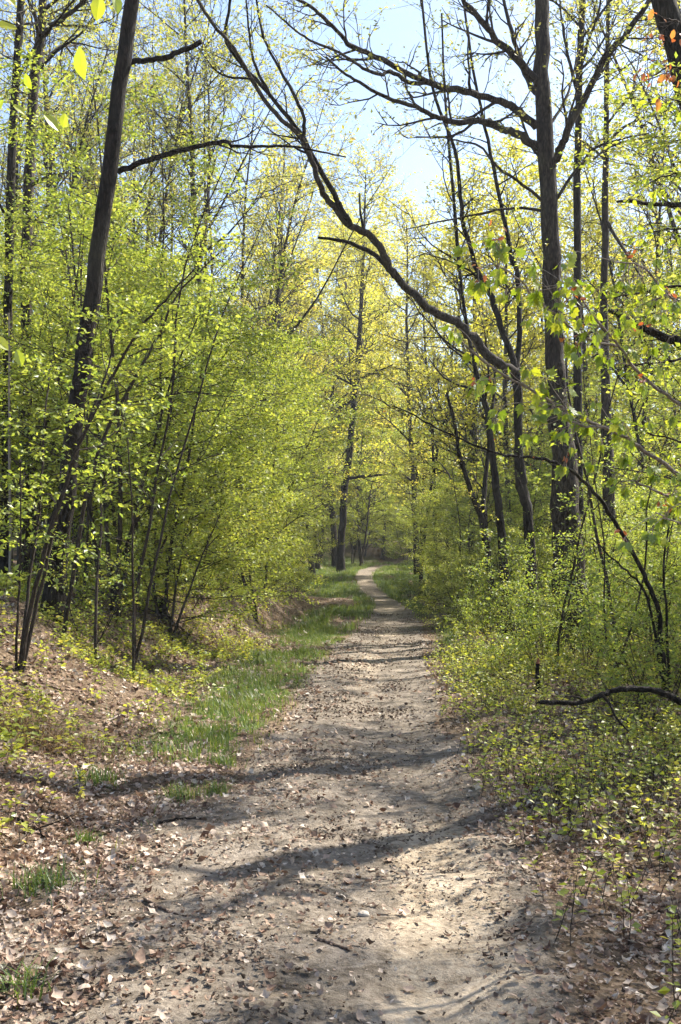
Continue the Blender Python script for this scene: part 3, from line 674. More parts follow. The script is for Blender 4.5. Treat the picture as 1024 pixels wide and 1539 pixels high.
# near maple sapling reaching in from the right with large drooping leaves
def near_twigs(name, label, cat, base_xy, trunk, twigs, mat, leafmat, tmpl, leaf, seed, per, droop, red=0, rt=.014):
    base = np.array([base_xy[0], base_xy[1], gz(*base_xy)]); rng = np.random.default_rng(seed)
    t = thing(name, label, cat, base)
    wd = MB(); tr = spline(np.array([base + [0, 0, -.1]] + [P(*p) for p in trunk]), 20); wd.tube(tr - base, np.linspace(rt, rt * .3, 20), 7, .1, rng=rng)
    lf = MB(); lf.smooth = False; tw = wd; rd = MB(); rd.smooth = False
    for pts_px, Y0, Y1, w0, w1, nl in twigs:
        yy = np.linspace(Y0, Y1, len(pts_px)); q = spline(np.array([P(a, b, c) for (a, b), c in zip(pts_px, yy)]), len(pts_px) * 5)
        q[1:-1] += rng.normal(size=(len(q) - 2, 3)) * .003
        tw.tube(q - base, np.linspace(w0, w1, len(q)) / 2 * Y0 / FPX, 6, .1, rng=rng)
        for _ in range(int(nl * 2.2)):
            p, tg = along(q, 1 - .85 * rng.random() ** 1.4)
            d = side_dir(rng, tg, .8, .2); s = limb(rng, p, d, rng.uniform(.05, .22), 4, -.05, .15)
            tw.tube(s - base, np.linspace(.0022, .0012, 4), 4, rng=rng)
            m = rng.integers(*per)
            ax = nrm(nrm(s[-1] - s[0]) * .4 + rng.normal(size=(m, 3)) * .4 - UP * droop)
            pet = s[-1] + ax * .03
            for pe in pet: tw.tube(np.array([s[-1], (s[-1] + pe) / 2 + [0, 0, .004], pe]) - base, .0011, 3, rng=rng)
            nor = nrm(UP * (.9 if droop < .6 else .25) + rng.normal(size=(m, 3)) * (.5 if droop < .6 else .9))
            lf.scatter(*tmpl, pet - base, ax, nor, leaf * rng.uniform(.5, 1.2, m), rng.random(m), 1.0 if droop < .6 else .72)
            if red and rng.random() < red:
                rd.scatter(*FOLD, (s[-1] + rng.normal(size=(4, 3)) * .02) - base, rng.normal(size=(4, 3)), rng.normal(size=(4, 3)), .03, rng.random(4))
        link('stem', wd.mesh('stem', mat), t)
    link('foliage', lf.mesh('foliage', leafmat), t)
    if rd.n: link('red_foliage', rd.mesh('red_foliage', M_RED), t)
    return t
near_twigs('maple_sapling', 'near maple sapling reaching in from the right with pale twigs and drooping lobed leaves', 'sapling', (2.15, 5.0),
    [(1200, 1000, 5), (1170, 760, 5), (1150, 560, 5), (1130, 360, 4.9)], [
    ([(1165, 790), (1090, 755), (1024, 715), (965, 675), (920, 648), (880, 630), (838, 608), (790, 580), (748, 558), (700, 520)], 5, 4.3, 7, 2.5, 15),
    ([(1165, 800), (1080, 765), (1024, 750), (985, 738), (955, 722)], 5, 4.6, 6, 2.5, 7),
    ([(905, 642), (880, 640), (850, 630), (830, 612)], 4.6, 4.4, 4, 2, 6),
    ([(1160, 690), (1080, 640), (1010, 600), (960, 560), (930, 520), (895, 480), (870, 440), (845, 425)], 5, 4.4, 6, 2, 15),
    ([(930, 520), (900, 515), (870, 500), (830, 470), (780, 420), (740, 395)], 4.8, 4.3, 4, 2, 12),
    ([(1150, 560), (1090, 500), (1040, 470), (1000, 440), (965, 400), (925, 395)], 5, 4.5, 5, 2, 9),
    ([(1170, 900), (1100, 860), (1040, 800), (985, 770)], 5, 4.6, 5, 2, 5)],
    M_PALE, M_MAPLE, MAPLE, .052, 5, (3, 7), .95, .12)
near_twigs('maple_sapling', 'thin sapling by the right edge with small bright leaves in tiers below the corner trunk', 'sapling', (2.9, 7.2),
    [(1170, 1000, 7.2), (1130, 700, 7.2), (1110, 420, 7.1), (1090, 180, 7)], [
    ([(1115, 470), (1060, 440), (1010, 430), (960, 440), (925, 445)], 7.1, 6.6, 5, 2, 13),
    ([(1120, 560), (1050, 540), (990, 545), (940, 550)], 7.1, 6.6, 5, 2, 11),
    ([(1105, 300), (1060, 270), (1020, 260), (985, 270)], 7, 6.8, 4, 2, 9),
    ([(1110, 380), (1060, 350), (1010, 345), (975, 350)], 7, 6.7, 4, 2, 9),
    ([(1125, 700), (1070, 690), (1010, 660), (960, 650)], 7.1, 6.7, 4, 2, 10),
    ([(1090, 190), (1050, 160), (1015, 150)], 7, 6.9, 4, 2, 7)],
    M_TWIG, M_BEECH, FOLD, .055, 6, (3, 6), .35, .0)
near_twigs('red_leaved_twig_sapling', 'slim sapling with orange red young leaves beside the top right corner trunk', 'sapling', (2.75, 6.6),
    [(1190, 1000, 6.6), (1150, 600, 6.6), (1120, 300, 6.5), (1080, 60, 6.5)], [
    ([(1095, 150), (1050, 110), (1010, 100), (985, 112), (972, 115)], 6.5, 6.2, 4, 2, 6),
    ([(1080, 60), (1040, 40), (1005, 28)], 6.5, 6.3, 4, 2, 4)],
    M_TWIG, M_RED, FOLD, .06, 8, (2, 4), .5)

# near beech sapling whose tip hangs into the top left corner
bp = (-1.35, 2.7)
bs = np.array([bp[0], bp[1], gz(*bp)]); rng = np.random.default_rng(4)
t = thing('beech_sapling', 'near beech twig hanging into the top left corner with a few bright pleated leaves', 'sapling', bs)
wd = MB(); tr = spline(np.array([bs + [0, 0, -.1], bs + [.02, 0, .9], bs + [-.03, .02, 1.8], bs + [.05, 0, 2.7], bs + [.12, 0, 3.5]]), 22); wd.tube(tr - bs, np.linspace(.016, .005, 22), 7, .1, rng=rng)
link('stem', wd.mesh('stem', M_TWIG), t)
tw = MB(); lf = MB(); lf.smooth = False; TWQ = []
for p0, tpx in ((bs + [.08, 0, 3.0], [(-60, -60, 2.7), (40, -40, 2.65), (150, -12, 2.6), (185, -8, 2.58)]), (bs + [.03, 0, 2.55], [(-120, 60, 2.7), (-40, 95, 2.68), (20, 130, 2.66), (85, 168, 2.62)]),
                (bs + [.05, 0, 2.75], [(-90, -20, 2.7), (-20, 20, 2.66), (60, 50, 2.62), (118, 68, 2.6)]), (bs + [0, 0, 2.3], [(-160, 260, 2.75), (-60, 330, 2.7), (0, 470, 2.7), (30, 520, 2.7)])):
    q = spline(np.array([p0] + [P(*p) for p in tpx]), 22); TWQ += list(q[6:]); tw.tube(q - bs, np.linspace(.0022, .0007, 22), 5, rng=rng)
for (px, py, Yd, L, dx, dz, nx_, r) in ((120, 70, 2.6, .076, .05, -1, -.5, .25), (-8, 36, 2.66, .055, 1, -.05, .1, .9), (150, -8, 2.6, .06, -.15, -.9, .3, .7), (172, -12, 2.58, .05, .2, -1, .7, .3), (20, 158, 2.65, .035, .8, -.5, .4, .8), (66, 172, 2.63, .05, .6, -.55, .5, .7),
        (98, 170, 2.62, .035, -.2, -1, .2, .6), (6, 150, 2.66, .04, -.6, -.6, .2, .3), (-10, 505, 2.7, .05, .7, -.6, .2, .8), (25, 525, 2.7, .045, .3, -1, .3, .5), (-5, -20, 2.68, .06, .5, -.4, .3, .9), (55, -18, 2.64, .05, .9, .1, .3, .8), (38, 110, 2.66, .04, .3, -1, -.6, .1)):
    c0 = min(TWQ, key=lambda z_: np.linalg.norm(z_ - P(px, py, Yd))); pq = P(px, py, Yd)
    tw.tube(spline(np.array([c0, (c0 + pq) / 2 + [0, 0, .012], pq]), 7) - bs, np.linspace(.0009, .0006, 7), 4, rng=rng)
    lf.scatter(*OVATE, (P(px, py, Yd) - bs)[None], np.array([[dx, .15, dz]]), np.array([[nx_, -.8, .45]]), L, [r])
link('branchlet', tw.mesh('branchlet', M_TWIG), t); link('foliage', lf.mesh('foliage', M_BEECH), t)


# ------------------------------------------------------------------ the rest of the wood
def far_side(x, y):
    s = x - float(cx(y))
    return 'left' if s < 0 else 'right'

# tall thin trees: (pixel column, depth, prototype, scale)
POLES = [(48, 24, 2), (86, 36, 0), (112, 26, 2), (140, 33, 0), (8, 31, 1), (200, 35, 1), (-60, 22, 0), (70, 27, 2), (105, 32, 0), (150, 38, 1), (172, 29, 2), (215, 42, 3), (250, 34, 0), (288, 30, 2), (318, 27, 1), (338, 38, 0), (364, 32, 2), (378, 42, 1), (398, 47, 0), (432, 52, 3), (456, 50, 2), (478, 60, 1),
         (-20, 36, 1), (30, 44, 0), (60, 52, 3), (125, 50, 1), (190, 56, 0), (235, 58, 2), (270, 50, 1), (305, 60, 0), (350, 58, 3), (410, 64, 1), (445, 70, 0),
         (632, 44, 2), (655, 48, 0), (676, 58, 1), (700, 42, 2), (722, 62, 3), (770, 52, 0), (802, 60, 1), (826, 46, 2), (892, 50, 0), (936, 38, 2), (955, 30, 0), (976, 48, 1), (992, 27, 2), (1012, 37, 0), (1040, 30, 1), (1060, 44, 3), (960, 62, 3), (860, 66, 1), (740, 72, 0), (1100, 34, 0)]
PL = {('left', 0): 'slim dark stemmed tree with thin yellow green top, standing in the nearer left wood',
      ('left', 1): 'tall thin tree seen small among others deep in the left wood',
      ('right', 0): 'slim straight tree with sparse olive leaves in the nearer right wood',
      ('right', 1): 'tall thin tree seen small among others deep in the right wood'}
for k, (px, Y, v) in enumerate(POLES):
    x = X_at(px, Y); sd_ = far_side(x, Y); fr = int(Y > 44)
    plant(POLE[v], 'slim_tree', PL[(sd_, fr)], 'tree', x, Y, f'slim trees in the {"deep" if fr else "nearer"} {sd_} wood', random.uniform(.85, 1.12))
# trees out of frame on the right and left whose shade falls on the path
for x, y, v in ( (9, 15.5, 2), (13, 15, 1), (7.6, 18, 2), (15, 21, 3), (-8, 8, 0), (-7, 12, 2)):
    plant(POLE[v], 'slim_tree', 'slim tree standing outside the picture beside the path', 'tree', x, y, 'trees beside the frame', random.uniform(.9, 1.1))

for x, y, pr, sc_ in ((5.0, 10.3, SAPL[3], 1.0), (4.5, 9.0, SAPL[1], .95), (6.6, 14.2, SAPL[3], 1.05), (5.9, 10.0, SAPL[0], 1.05), (5.6, 6.2, SAPL[0], .9), (6.4, 13.0, SAPL[2], 1.0)):  # saplings added beyond the right edge to shade the path and undergrowth
    plant(pr, 'shade_sapling', 'leafy sapling added just outside the right edge for its shade', 'sapling', x, y, 'added shade saplings beside the right edge', sc_)
# unseen trunk added to bar the path with shadow, topless to avoid crown shade
t = thing('shadow_trunk', 'unseen topless trunk added just outside the right edge for its shadow', 'tree', (4.1, 8.9, gz(4.1, 8.9)))
b = MB(); q = spline(np.array([[0, 0, -.2], [.05, 0, 1.6], [-.04, .05, 3.4], [.1, .02, 5.2], [.12, .1, 6.6]]), 26); b.tube(q, np.linspace(.19, .12, 26), 12, .16, cap=True, flare=(.4, 2)); rng = np.random.default_rng(3)
for t_, L in ((.45, .9), (.62, 1.6), (.74, 1.2), (.86, 1.9), (.95, 1.0)):
    p, tg = along(q, t_); l = limb(rng, p, side_dir(rng, tg, 1.0), L, 8, .03, .15); b.tube(l, np.linspace(.05, .015, 8), 6, .1, rng=rng)
link('trunk', b.mesh('trunk', M_DEAD), t)
GOLDS = [(705, 36, 0), (765, 33, 2), (885, 31, 0), (950, 35, 2), (1005, 40, 0), (735, 46, 1), (800, 42, 0), (430, 46, 0), (470, 56, 1), (505, 74, 0), (540, 84, 1), (575, 78, 2), (600, 66, 1), (632, 58, 0), (660, 66, 1), (690, 50, 2), (560, 96, 1), (615, 92, 0), (400, 58, 1), (360, 66, 0), (710, 74, 1), (745, 62, 0), (520, 104, 1), (650, 100, 2), (590, 108, 1), (450, 84, 1), (780, 76, 1), (330, 74, 2), (545, 70, 2), (480, 66, 2)]
GL = 'yellow leaved tree with airy golden crown in the wood ahead where the path disappears'
for k, (px, Y, v) in enumerate(GOLDS):
    plant(GOLD[v], 'golden_tree', GL, 'tree', X_at(px, Y), Y, 'golden trees closing the view ahead', random.uniform(.85, 1.15))

for px, Y, v, sc_ in ((602, 60, 1, 1.2), (628, 57, 0, 1.25), (545, 80, 1, 1.45), (562, 86, 0, 1.6), (505, 66, 1, 1.2), (585, 94, 1, 1.6), (655, 62, 1, 1.2)):
    plant(GOLD[v], 'golden_tree', GL, 'tree', X_at(px, Y), Y, 'golden trees closing the view ahead', sc_)
# understorey saplings, scattered with a minimum spacing
def scatter_xy(n, box, ok, dmin, rng, taken=None):
    out = [] if taken is None else list(taken); k0 = len(out); tries = 0
    while len(out) - k0 < n and tries < 20000:
        tries += 1
        x = rng.uniform(box[0], box[1]); y = rng.uniform(box[2], box[3])
        if not ok(x, y): continue
        if all((x - a) ** 2 + (y - b) ** 2 > dmin * dmin for a, b in out): out.append((x, y))
    return out[k0:]
rs = np.random.default_rng(21)
inview = lambda x, y, m=1.5: abs(x) < .32 * y + m
SL = {0: 'feathery pale green sapling along the left bank edge', 1: 'tall pale green sapling among others further back in the left understorey'}
pts = scatter_xy(48, (-9, 0, 13, 46), lambda x, y: x - cx(y) < (-3.0 if y < 20 else -2.3) and x - cx(y) > -8 and inview(x, y) and abs(x - X_at(100, y)) > .5 and not (y < 15.8 and x < -2.0) and not (y > 22 and 512 + 1600 * (x + 1.6) / y > 490), 1.15, rs)
for k, (x, y) in enumerate(pts):
    near = (x - cx(y)) > -4.6
    if near: plant((DENS + SAPL[2:3] + SAPL[4:])[k % 5], 'bank_sapling', SL[0], 'sapling', x, y, 'saplings along the left bank edge', random.uniform(.85, 1.2))
    else: plant(SAPL[k % 5], 'tall_sapling', SL[1], 'sapling', x, y, 'tall saplings in the left understorey', random.uniform(.85, 1.15))
pts = scatter_xy(95, (-22, 0, 22, 72), lambda x, y: x - cx(y) < -3.2 and inview(x, y) and not (y < 60 and 512 + 1600 * (x + 2.5) / y > 490), 1.5, rs)
for k, (x, y) in enumerate(pts):
    if golden(x, y): plant(SAPG[k % 5], 'golden_sapling', 'yellow leaved sapling in the middle distance where the path disappears', 'sapling', x, y, 'golden saplings in the middle distance', random.uniform(1.0, 1.5))
    else: plant(SAPL[k % 5], 'tall_sapling', SL[1], 'sapling', x, y, 'tall saplings in the left understorey', random.uniform(1.0, 1.5))
pts = scatter_xy(28, (1, 11, 13, 40), lambda x, y: x - cx(y) > (2.6 if y < 22 else 1.7) and inview(x, y, 2) and not (y < 21.5 and x < .275 * y), 1.2, rs)
for k, (x, y) in enumerate(pts):
    plant((DENS + SAPL[2:3])[k % 4], 'thicket_sapling', 'fresh green sapling in the thicket among the right hand trunks', 'sapling', x, y, 'saplings in the right thicket', random.uniform(.6, .9))
pts = scatter_xy(100, (1, 24, 25, 76), lambda x, y: x - cx(y) > 2.8 and inview(x, y), 1.5, rs)
for k, (x, y) in enumerate(pts):
    if golden(x, y): plant(SAPG[k % 5], 'golden_sapling', 'yellow leaved sapling in the middle distance where the path disappears', 'sapling', x, y, 'golden saplings in the middle distance', random.uniform(1.0, 1.5))
    else: plant(SAPL[k % 5], 'tall_sapling', 'green sapling far back behind the right hand trunks', 'sapling', x, y, 'far saplings behind the right trunks', random.uniform(.9, 1.5))
SP_SLIM = dict(br=[(9, .3, 1, (.3, .8), 1.0, .45, .03), (4, .2, 1, (.15, .4), .8, .7, 0)], per=7, leaf=.055, spread=.04, flat=.6, rmin=.002, bend=.10)
SLIM = [proto_sapling(180 + k, (4.2, 5.5, 3.4, 6.5)[k], (1, 2, 1, 1)[k], SP_SLIM, .10, (.018, .020, .015, .024)[k], M_SHRUB, M_TWIG) for k in range(4)]
for k in range(44):
    lf_ = k % 5 == 2
    px = rs.uniform(8, 330) if lf_ else rs.uniform(640, 1030); Y = rs.uniform(11.5, 19) if lf_ else rs.uniform(11, 30); x = X_at(px, Y); sd_ = x - float(cx(Y))
    if lf_ and sd_ > -2.6 or not lf_ and sd_ < 1.8: continue
    plant(SLIM[k % 4], 'thin_sapling', 'thin dark stemmed seedling tree with few leaves on the left bank' if lf_ else 'thin dark stemmed seedling tree with few leaves among the right hand trunks', 'sapling', x, Y, 'thin stems on the left bank' if lf_ else 'thin stems among the right trunks', rs.uniform(.8, 1.3))
for k, (px, Y) in enumerate(((20, 16.5), (95, 17.5), (150, 16.2), (200, 17.8), (250, 16.6), (300, 19), (130, 20), (60, 20.5), (350, 21), (225, 21.5), (395, 24), (180, 15.4))):
    plant(SAPL[(0, 2, 3, 1)[k % 4]], 'tall_sapling', 'tall pale green sapling close behind the leaning trunk on the left bank', 'sapling', X_at(px, Y), Y, 'tall saplings behind the leaning trunk', random.uniform(.85, 1.1))
# shrubs
pts = scatter_xy(84, (.5, 10, 7.5, 44), lambda x, y: x - cx(y) > 1.3 and x - cx(y) < 6 and not (y < 10.2 and x > 1.2) and inview(x, y, 1), .6, rs)
for k, (x, y) in enumerate(pts):
    nr = y < 14
    plant(SHRB[k % 4], 'leafy_shrub', 'low leafy shrub in the near right hand undergrowth' if nr else 'knee high shrub lining the right side of the path further on', 'shrub', x, y, 'near right shrubs' if nr else 'shrubs lining the right of the path', random.uniform(.6, 1.05) * (.75 if x - cx(y) < 2.1 else 1), parts=('stem', 'foliage'))
for k, (px, Y) in enumerate(((800, 15.5), (835, 16.5), (870, 15.2), (905, 16.2), (940, 14.6), (975, 15.8), (1010, 14.2), (770, 17.5), (820, 13.2), (885, 13.0), (990, 12.4), (740, 17.8))):
    plant(SHRB[(1, 3)[k % 2]], 'tall_shrub', 'chest high fresh green shrub standing in front of the large furrowed trunk', 'shrub', X_at(px, Y), Y, 'tall shrubs before the large trunk', random.uniform(.7, 1.05), parts=('stem', 'foliage'))
pts = scatter_xy(34, (-8, 1, 13, 46), lambda x, y: x - cx(y) < -2.9 and x - cx(y) > -5 and inview(x, y, 1), .8, rs)
for k, (x, y) in enumerate(pts):
    plant(SHRB[k % 4], 'leafy_shrub', 'low bright shrub at the foot of the left saplings', 'shrub', x, y, 'shrubs under the left saplings', random.uniform(.6, 1.0), parts=('stem', 'foliage'))

for k, (px, Y) in enumerate(((485, 68), (505, 73), (528, 70), (548, 76), (566, 82), (540, 66), (680, 76), (600, 90), (575, 98), (655, 82), (630, 86), (520, 84))):
    plant(SAPL[k % 5], 'tall_sapling', 'tall pale green sapling massed behind the bend of the path', 'sapling', X_at(px, Y), Y, 'tall saplings behind the bend', random.uniform(1.5, 2.1))
for k, (px, Y) in enumerate(((530, 78), (552, 84), (575, 88), (600, 92), (625, 80), (500, 70), (480, 74), (640, 72), (540, 96), (585, 104), (612, 70), (515, 88), (660, 64), (560, 112))):
    plant(DENS[k % 3], 'thicket_sapling', 'low green bush closing the far end of the path', 'sapling', X_at(px, Y), Y, 'bushes at the far end of the path', random.uniform(1.0, 1.6))
# the far wood, one mass
def mass(name, label, protos, spots, mat_i):
    arrs = MB(); arrs.smooth = False
    return arrs
def far_mass(protos, spots, which, name, label, mat):
    mbm = MB(); mbm.smooth = False
    for x, y, v, sc, rz in spots:
        me = protos[v][which]; n = len(me.vertices)
        co = np.empty(n * 3, np.float32); me.vertices.foreach_get('co', co); co = co.reshape(-1, 3) * sc
        rr = np.empty(n, np.float32); me.attributes['rnd'].data.foreach_get('value', rr)
        li = np.empty(len(me.loops), np.int32); me.loops.foreach_get('vertex_index', li)
        c, s = math.cos(rz), math.sin(rz)
        co = np.stack([co[:, 0] * c - co[:, 1] * s + x, co[:, 0] * s + co[:, 1] * c + y, co[:, 2] + gz(x, y)], -1)
        mbm.add(co, li.reshape(-1, 4), rr)
    return mbm.mesh(name, mat)
rs = np.random.default_rng(5)
spots = [(rs.uniform(-.36, .36) * y, y, int(rs.integers(5)), rs.uniform(1.5, 2.6), rs.uniform(0, 6.28)) for y in rs.uniform(78, 150, 110)]
t = thing('far_wood', 'far off wood of pale green saplings closing the view', 'woodland', (0, 0, 0)); t['kind'] = 'stuff'
o = link('far_trunk', far_mass(SAPL, spots, 0, 'far_trunk', '', M_TWIG), t); o['kind'] = 'stuff'
o = link('far_foliage', far_mass(SAPL, spots, 1, 'far_foliage', '', M_SAPL), t); o['kind'] = 'stuff'

# ------------------------------------------------------------------ low growth
def field(n, box, dens, rng):
    x = rng.uniform(box[0], box[1], n); y = rng.uniform(box[2] ** .5, box[3] ** .5, n) ** 2
    k = rng.random(n) < dens(x, y)
    return x[k], y[k]

def blades(mb, rng, x, y, h, lean=.35, wid=.004, rlo=0, rhi=1, z=None):
    n = len(x); z = ground(x, y) if z is None else z
    az = rng.random(n) * 6.283; l = lean * rng.random(n) * 1.6
    d = np.stack([np.cos(az) * l, np.sin(az) * l, np.ones(n)], -1); sd2 = np.stack([-np.sin(az), np.cos(az), 0 * az], -1)
    p0 = np.stack([x, y, z - .01], -1); h = h[:, None]; w_ = wid * (.7 + .6 * rng.random(n))[:, None]
    p1 = p0 + d * h * .55; p2 = p0 + d * h + np.stack([np.cos(az), np.sin(az), -.5 * np.ones(n)], -1) * h * l[:, None] * .6
    v = np.stack([p0 - sd2 * w_, p0 + sd2 * w_, p1 + sd2 * w_ * .8, p1 - sd2 * w_ * .8, p2], 1).reshape(-1, 3)
    b = np.arange(n)[:, None] * 5; r = np.repeat(rlo + (rhi - rlo) * rng.random(n), 5)
    k0 = mb.n
    mb.add(v, (b + np.array([0, 1, 2, 3])), r)
    mb.add(np.zeros((0, 3)), (b + np.array([3, 2, 4])) + k0 - mb.n, [])
rg = np.random.default_rng(9)
g = MB(); g.smooth = False
x, y = field(150000, (-3.5, 4.5, 6.5, 22), lambda x, y: grass_w(x, y) ** 1.3 * .9, rg)
blades(g, rg, x, y, rg.uniform(.04, .12, len(x)) * (.3 + .5 * grass_w(x, y) + .9 * vnoise(x * 3.3, y * 2.6, 25)), wid=.0035)
x, y = field(160000, (-5, 8, 22, 74), lambda x, y: grass_w(x, y) ** 1.3 * .7, rg)
blades(g, rg, x, y, rg.uniform(.08, .22, len(x)), wid=.009)
x, y = field(9000, (-4, 4, 4.5, 18), lambda x, y: sstep(.95, 1.5, np.abs(x - cx(y))) * sstep(.55, .8, vnoise(x * 1.1, y * 1.1, 77)) * .9, rg)
blades(g, rg, x, y, rg.uniform(.04, .14, len(x)), wid=.003)
tag(link('grass', g.mesh('grass', M_GRASS)), 'short green grass along the edges of the path', 'grass', kind='stuff')

# separate tufts
for k, (px, py, sz, lab) in enumerate([(148, 1178, 1.0, 'largest lone grass tuft on the brown leaf slope left of the path'), (275, 1200, .8, 'grass tuft in shade at the left edge of the trodden path'), (66, 1335, .9, 'pale thin grass tuft among dead leaves at the lower left'),
        (332, 1150, .7, 'small grass tuft just below the main grassy verge'), (328, 1192, .5, 'tiny grass tuft beside the shaded tuft on the path edge'), (30, 1495, .45, 'tiny green sprout tuft in dead leaves near the bottom left corner'), (130, 1270, .5, 'thin sprout of grass between the shade band and the leafy slope')]):
    Yg = 1.55 * FPX / (py - HOR)
    for _ in range(4): xg = X_at(px, Yg); Yg = (EYE - gz(xg, Yg)) * FPX / (py - HOR)
    xg = X_at(px, Yg); n = int(170 * sz)
    rr = rg.normal(size=(n, 2)) * .085 * sz; b = MB(); b.smooth = False
    blades(b, rg, rr[:, 0], rr[:, 1], rg.uniform(.07, .17, n) * (.6 + .4 * sz), .6, .0032, z=np.zeros(n))
    t = link('grass_tuft', b.mesh('grass_tuft', M_GRASS), None, (xg, Yg, gz(xg, Yg))); tag(t, lab, 'grass tuft')

# forbs, one carpet
def forbs(mb, wd, rng, x, y, hmax, leaf):
    for a, b in zip(x, y):
        h = hmax * rng.uniform(.35, 1); p = np.array([a, b, gz(a, b) - .01])
        pts = limb(rng, p, [rng.normal() * .35, rng.normal() * .35, 1], h, 4, .05, .15)
        wd.tube(pts, np.linspace(.0028, .0012, 4), 3, rng=rng)
        n = int(rng.integers(6, 16) * (.6 + h))
        t = rng.uniform(.25, 1, n); u = t * 3; i = np.minimum(u.astype(int), 2); bs_ = pts[i] + (pts[i + 1] - pts[i]) * (u - i)[:, None]
        az = rng.random(n) * 6.283; out = np.stack([np.cos(az), np.sin(az), rng.normal(size=n) * .3], -1)
        mb.scatter(*RHOMB, bs_ + out * .03 * rng.random(n)[:, None], out, UP + rng.normal(size=(n, 3)) * .4, leaf * rng.uniform(.6, 1.3, n), np.clip(rng.normal(rng.random() * .8 + .12, .18, n), 0, 1), 1.25)
fb, fw = MB(), MB(); fb.smooth = False
def dr(x, y):
    s = x - cx(y); return sstep(.68, 1.25, s) * (.42 + .8 * sstep(.4, .65, vnoise(x * 1.3, y * 1.0, 51))) * (.14 + .86 * sstep(5, 8.2, y))
x, y = field(11500, (.6, 6, 2.8, 17), dr, rg); forbs(fb, fw, rg, x, y, .38, .039)
x, y = field(3000, (1.2, 9, 12, 40), lambda x, y: sstep(.9, 1.5, x - cx(y)) * .9, rg); forbs(fb, fw, rg, x, y, .45, .06)
x, y = field(9000, (-6, -.8, 5, 22), lambda x, y: sstep(1.6, 2.3, -(x - cx(y))) * (.2 + .8 * sstep(.35, .65, vnoise(x * 1.1, y * .9, 61))), rg); forbs(fb, fw, rg, x, y, .26, .05)
x, y = field(2600, (-9, -1.5, 16, 50), lambda x, y: sstep(2, 3, -(x - cx(y))) * .8, rg); forbs(fb, fw, rg, x, y, .4, .06)
t = thing('undergrowth', 'low leafy forbs and seedlings covering the ground on both sides of the path', 'undergrowth'); t['kind'] = 'stuff'
o = link('forb_stem', fw.mesh('forb_stem', M_TWIG), t); o['kind'] = 'stuff'
o = link('forb_foliage', fb.mesh('forb_foliage', M_FORB), t); o['kind'] = 'stuff'

# dead leaves
ll = MB(); ll.smooth = True
def litter(n, box, dens, size, lo=0, hi=1):
    x, y = field(n, box, dens, rg); m = len(x); z = ground(x, y)
    cut = rg.integers(0, 4, m); az = rg.random(m) * 6.283
    for c in range(4):
        k = cut == c; q = k.sum()
        ax = np.stack([np.cos(az[k]), np.sin(az[k]), rg.normal(size=q) * .4], -1); nor = UP + rg.normal(size=(q, 3)) * .55
        sz = size * rg.uniform(.35, 1.35, q)
        ll.scatter(*CURLS[c], np.stack([x[k], y[k], z[k] + .006 + .012 * rg.random(q)], -1), ax, nor, sz, lo + (hi - lo) * np.clip(rg.normal(.5, .28, q), 0, 1), rg.uniform(.8, 1.3, q))
def dl(x, y):
    s = x - cx(y); n = vnoise(x * 1.4, y * 1.1, 71)
    n2_ = vnoise(x * 4.2, y * 3.4, 72)
    left = (.35 + .9 * sstep(.3, .65, n2_)) * sstep(.25, -1.0, s) * (.35 + .65 * sstep(-.8, -1.5, s)) * (.45 + .55 * sstep(.25, .6, n))
    right = sstep(.5, 1.2, s) * (.25 + .75 * sstep(.4, .7, n))
    mid = .035 * (1 + 2 * sstep(.5, .75, n)) * (1 - .8 * np.exp(-((s - .45) / .3) ** 2)) 
    return np.maximum(np.maximum(left, right), mid) * (1 - .35 * grass_w(x, y))
litter(62000, (-3.2, 3.4, 2.7, 8.5), dl, .046)
litter(1500, (-3.2, 3.4, 2.7, 8.5), dl, .07)
litter(60000, (-3.2, 3.2, 2.7, 9), lambda x, y: np.clip(dl(x, y) * 1.1 + .03 + .2 * sstep(.5, .7, vnoise(x * 2, y * 1.3, 83)) * (1 - .8 * np.exp(-((x - cx(y) - .5) / .25) ** 2) * sstep(8, 5, y)), 0, 1), .022)
litter(60000, (-5.5, 5.5, 8.5, 20), dl, .062)
litter(9000, (-9, 8, 20, 40), lambda x, y: sstep(1.1, 2, np.abs(x - cx(y))), .09)
tag(link('leaf_litter', ll.mesh('leaf_litter', M_LITTER)), 'dry curled brown and pinkish dead leaves strewn over bank and path', 'dead leaves', kind='stuff')
ll = MB()
db = lambda x, y: sstep(1.3, .7, np.abs(x - cx(y))) * (.12 + .88 * sstep(.42, .66, vnoise(x * 1.7, y * 1.0, 81))) * (1 - .75 * np.exp(-((x - cx(y) - .45) / .28) ** 2) * sstep(8, 5, y))
litter(70000, (-1.8, 1.8, 2.7, 9), lambda x, y: db(x, y) * .42 * sstep(.3, .7, vnoise(x * 5, y * 4, 85)) + .02, .020)
litter(4500, (-1.8, 1.8, 2.7, 9), db, .032)
litter(36000, (-1.5, 3, 9, 30), lambda x, y: db(x, y) * .85 + .05, .034)
tag(link('path_debris', ll.mesh('path_debris', M_DEBRIS)), 'dark leaf crumbs and bark bits trodden into the path', 'debris', kind='stuff')

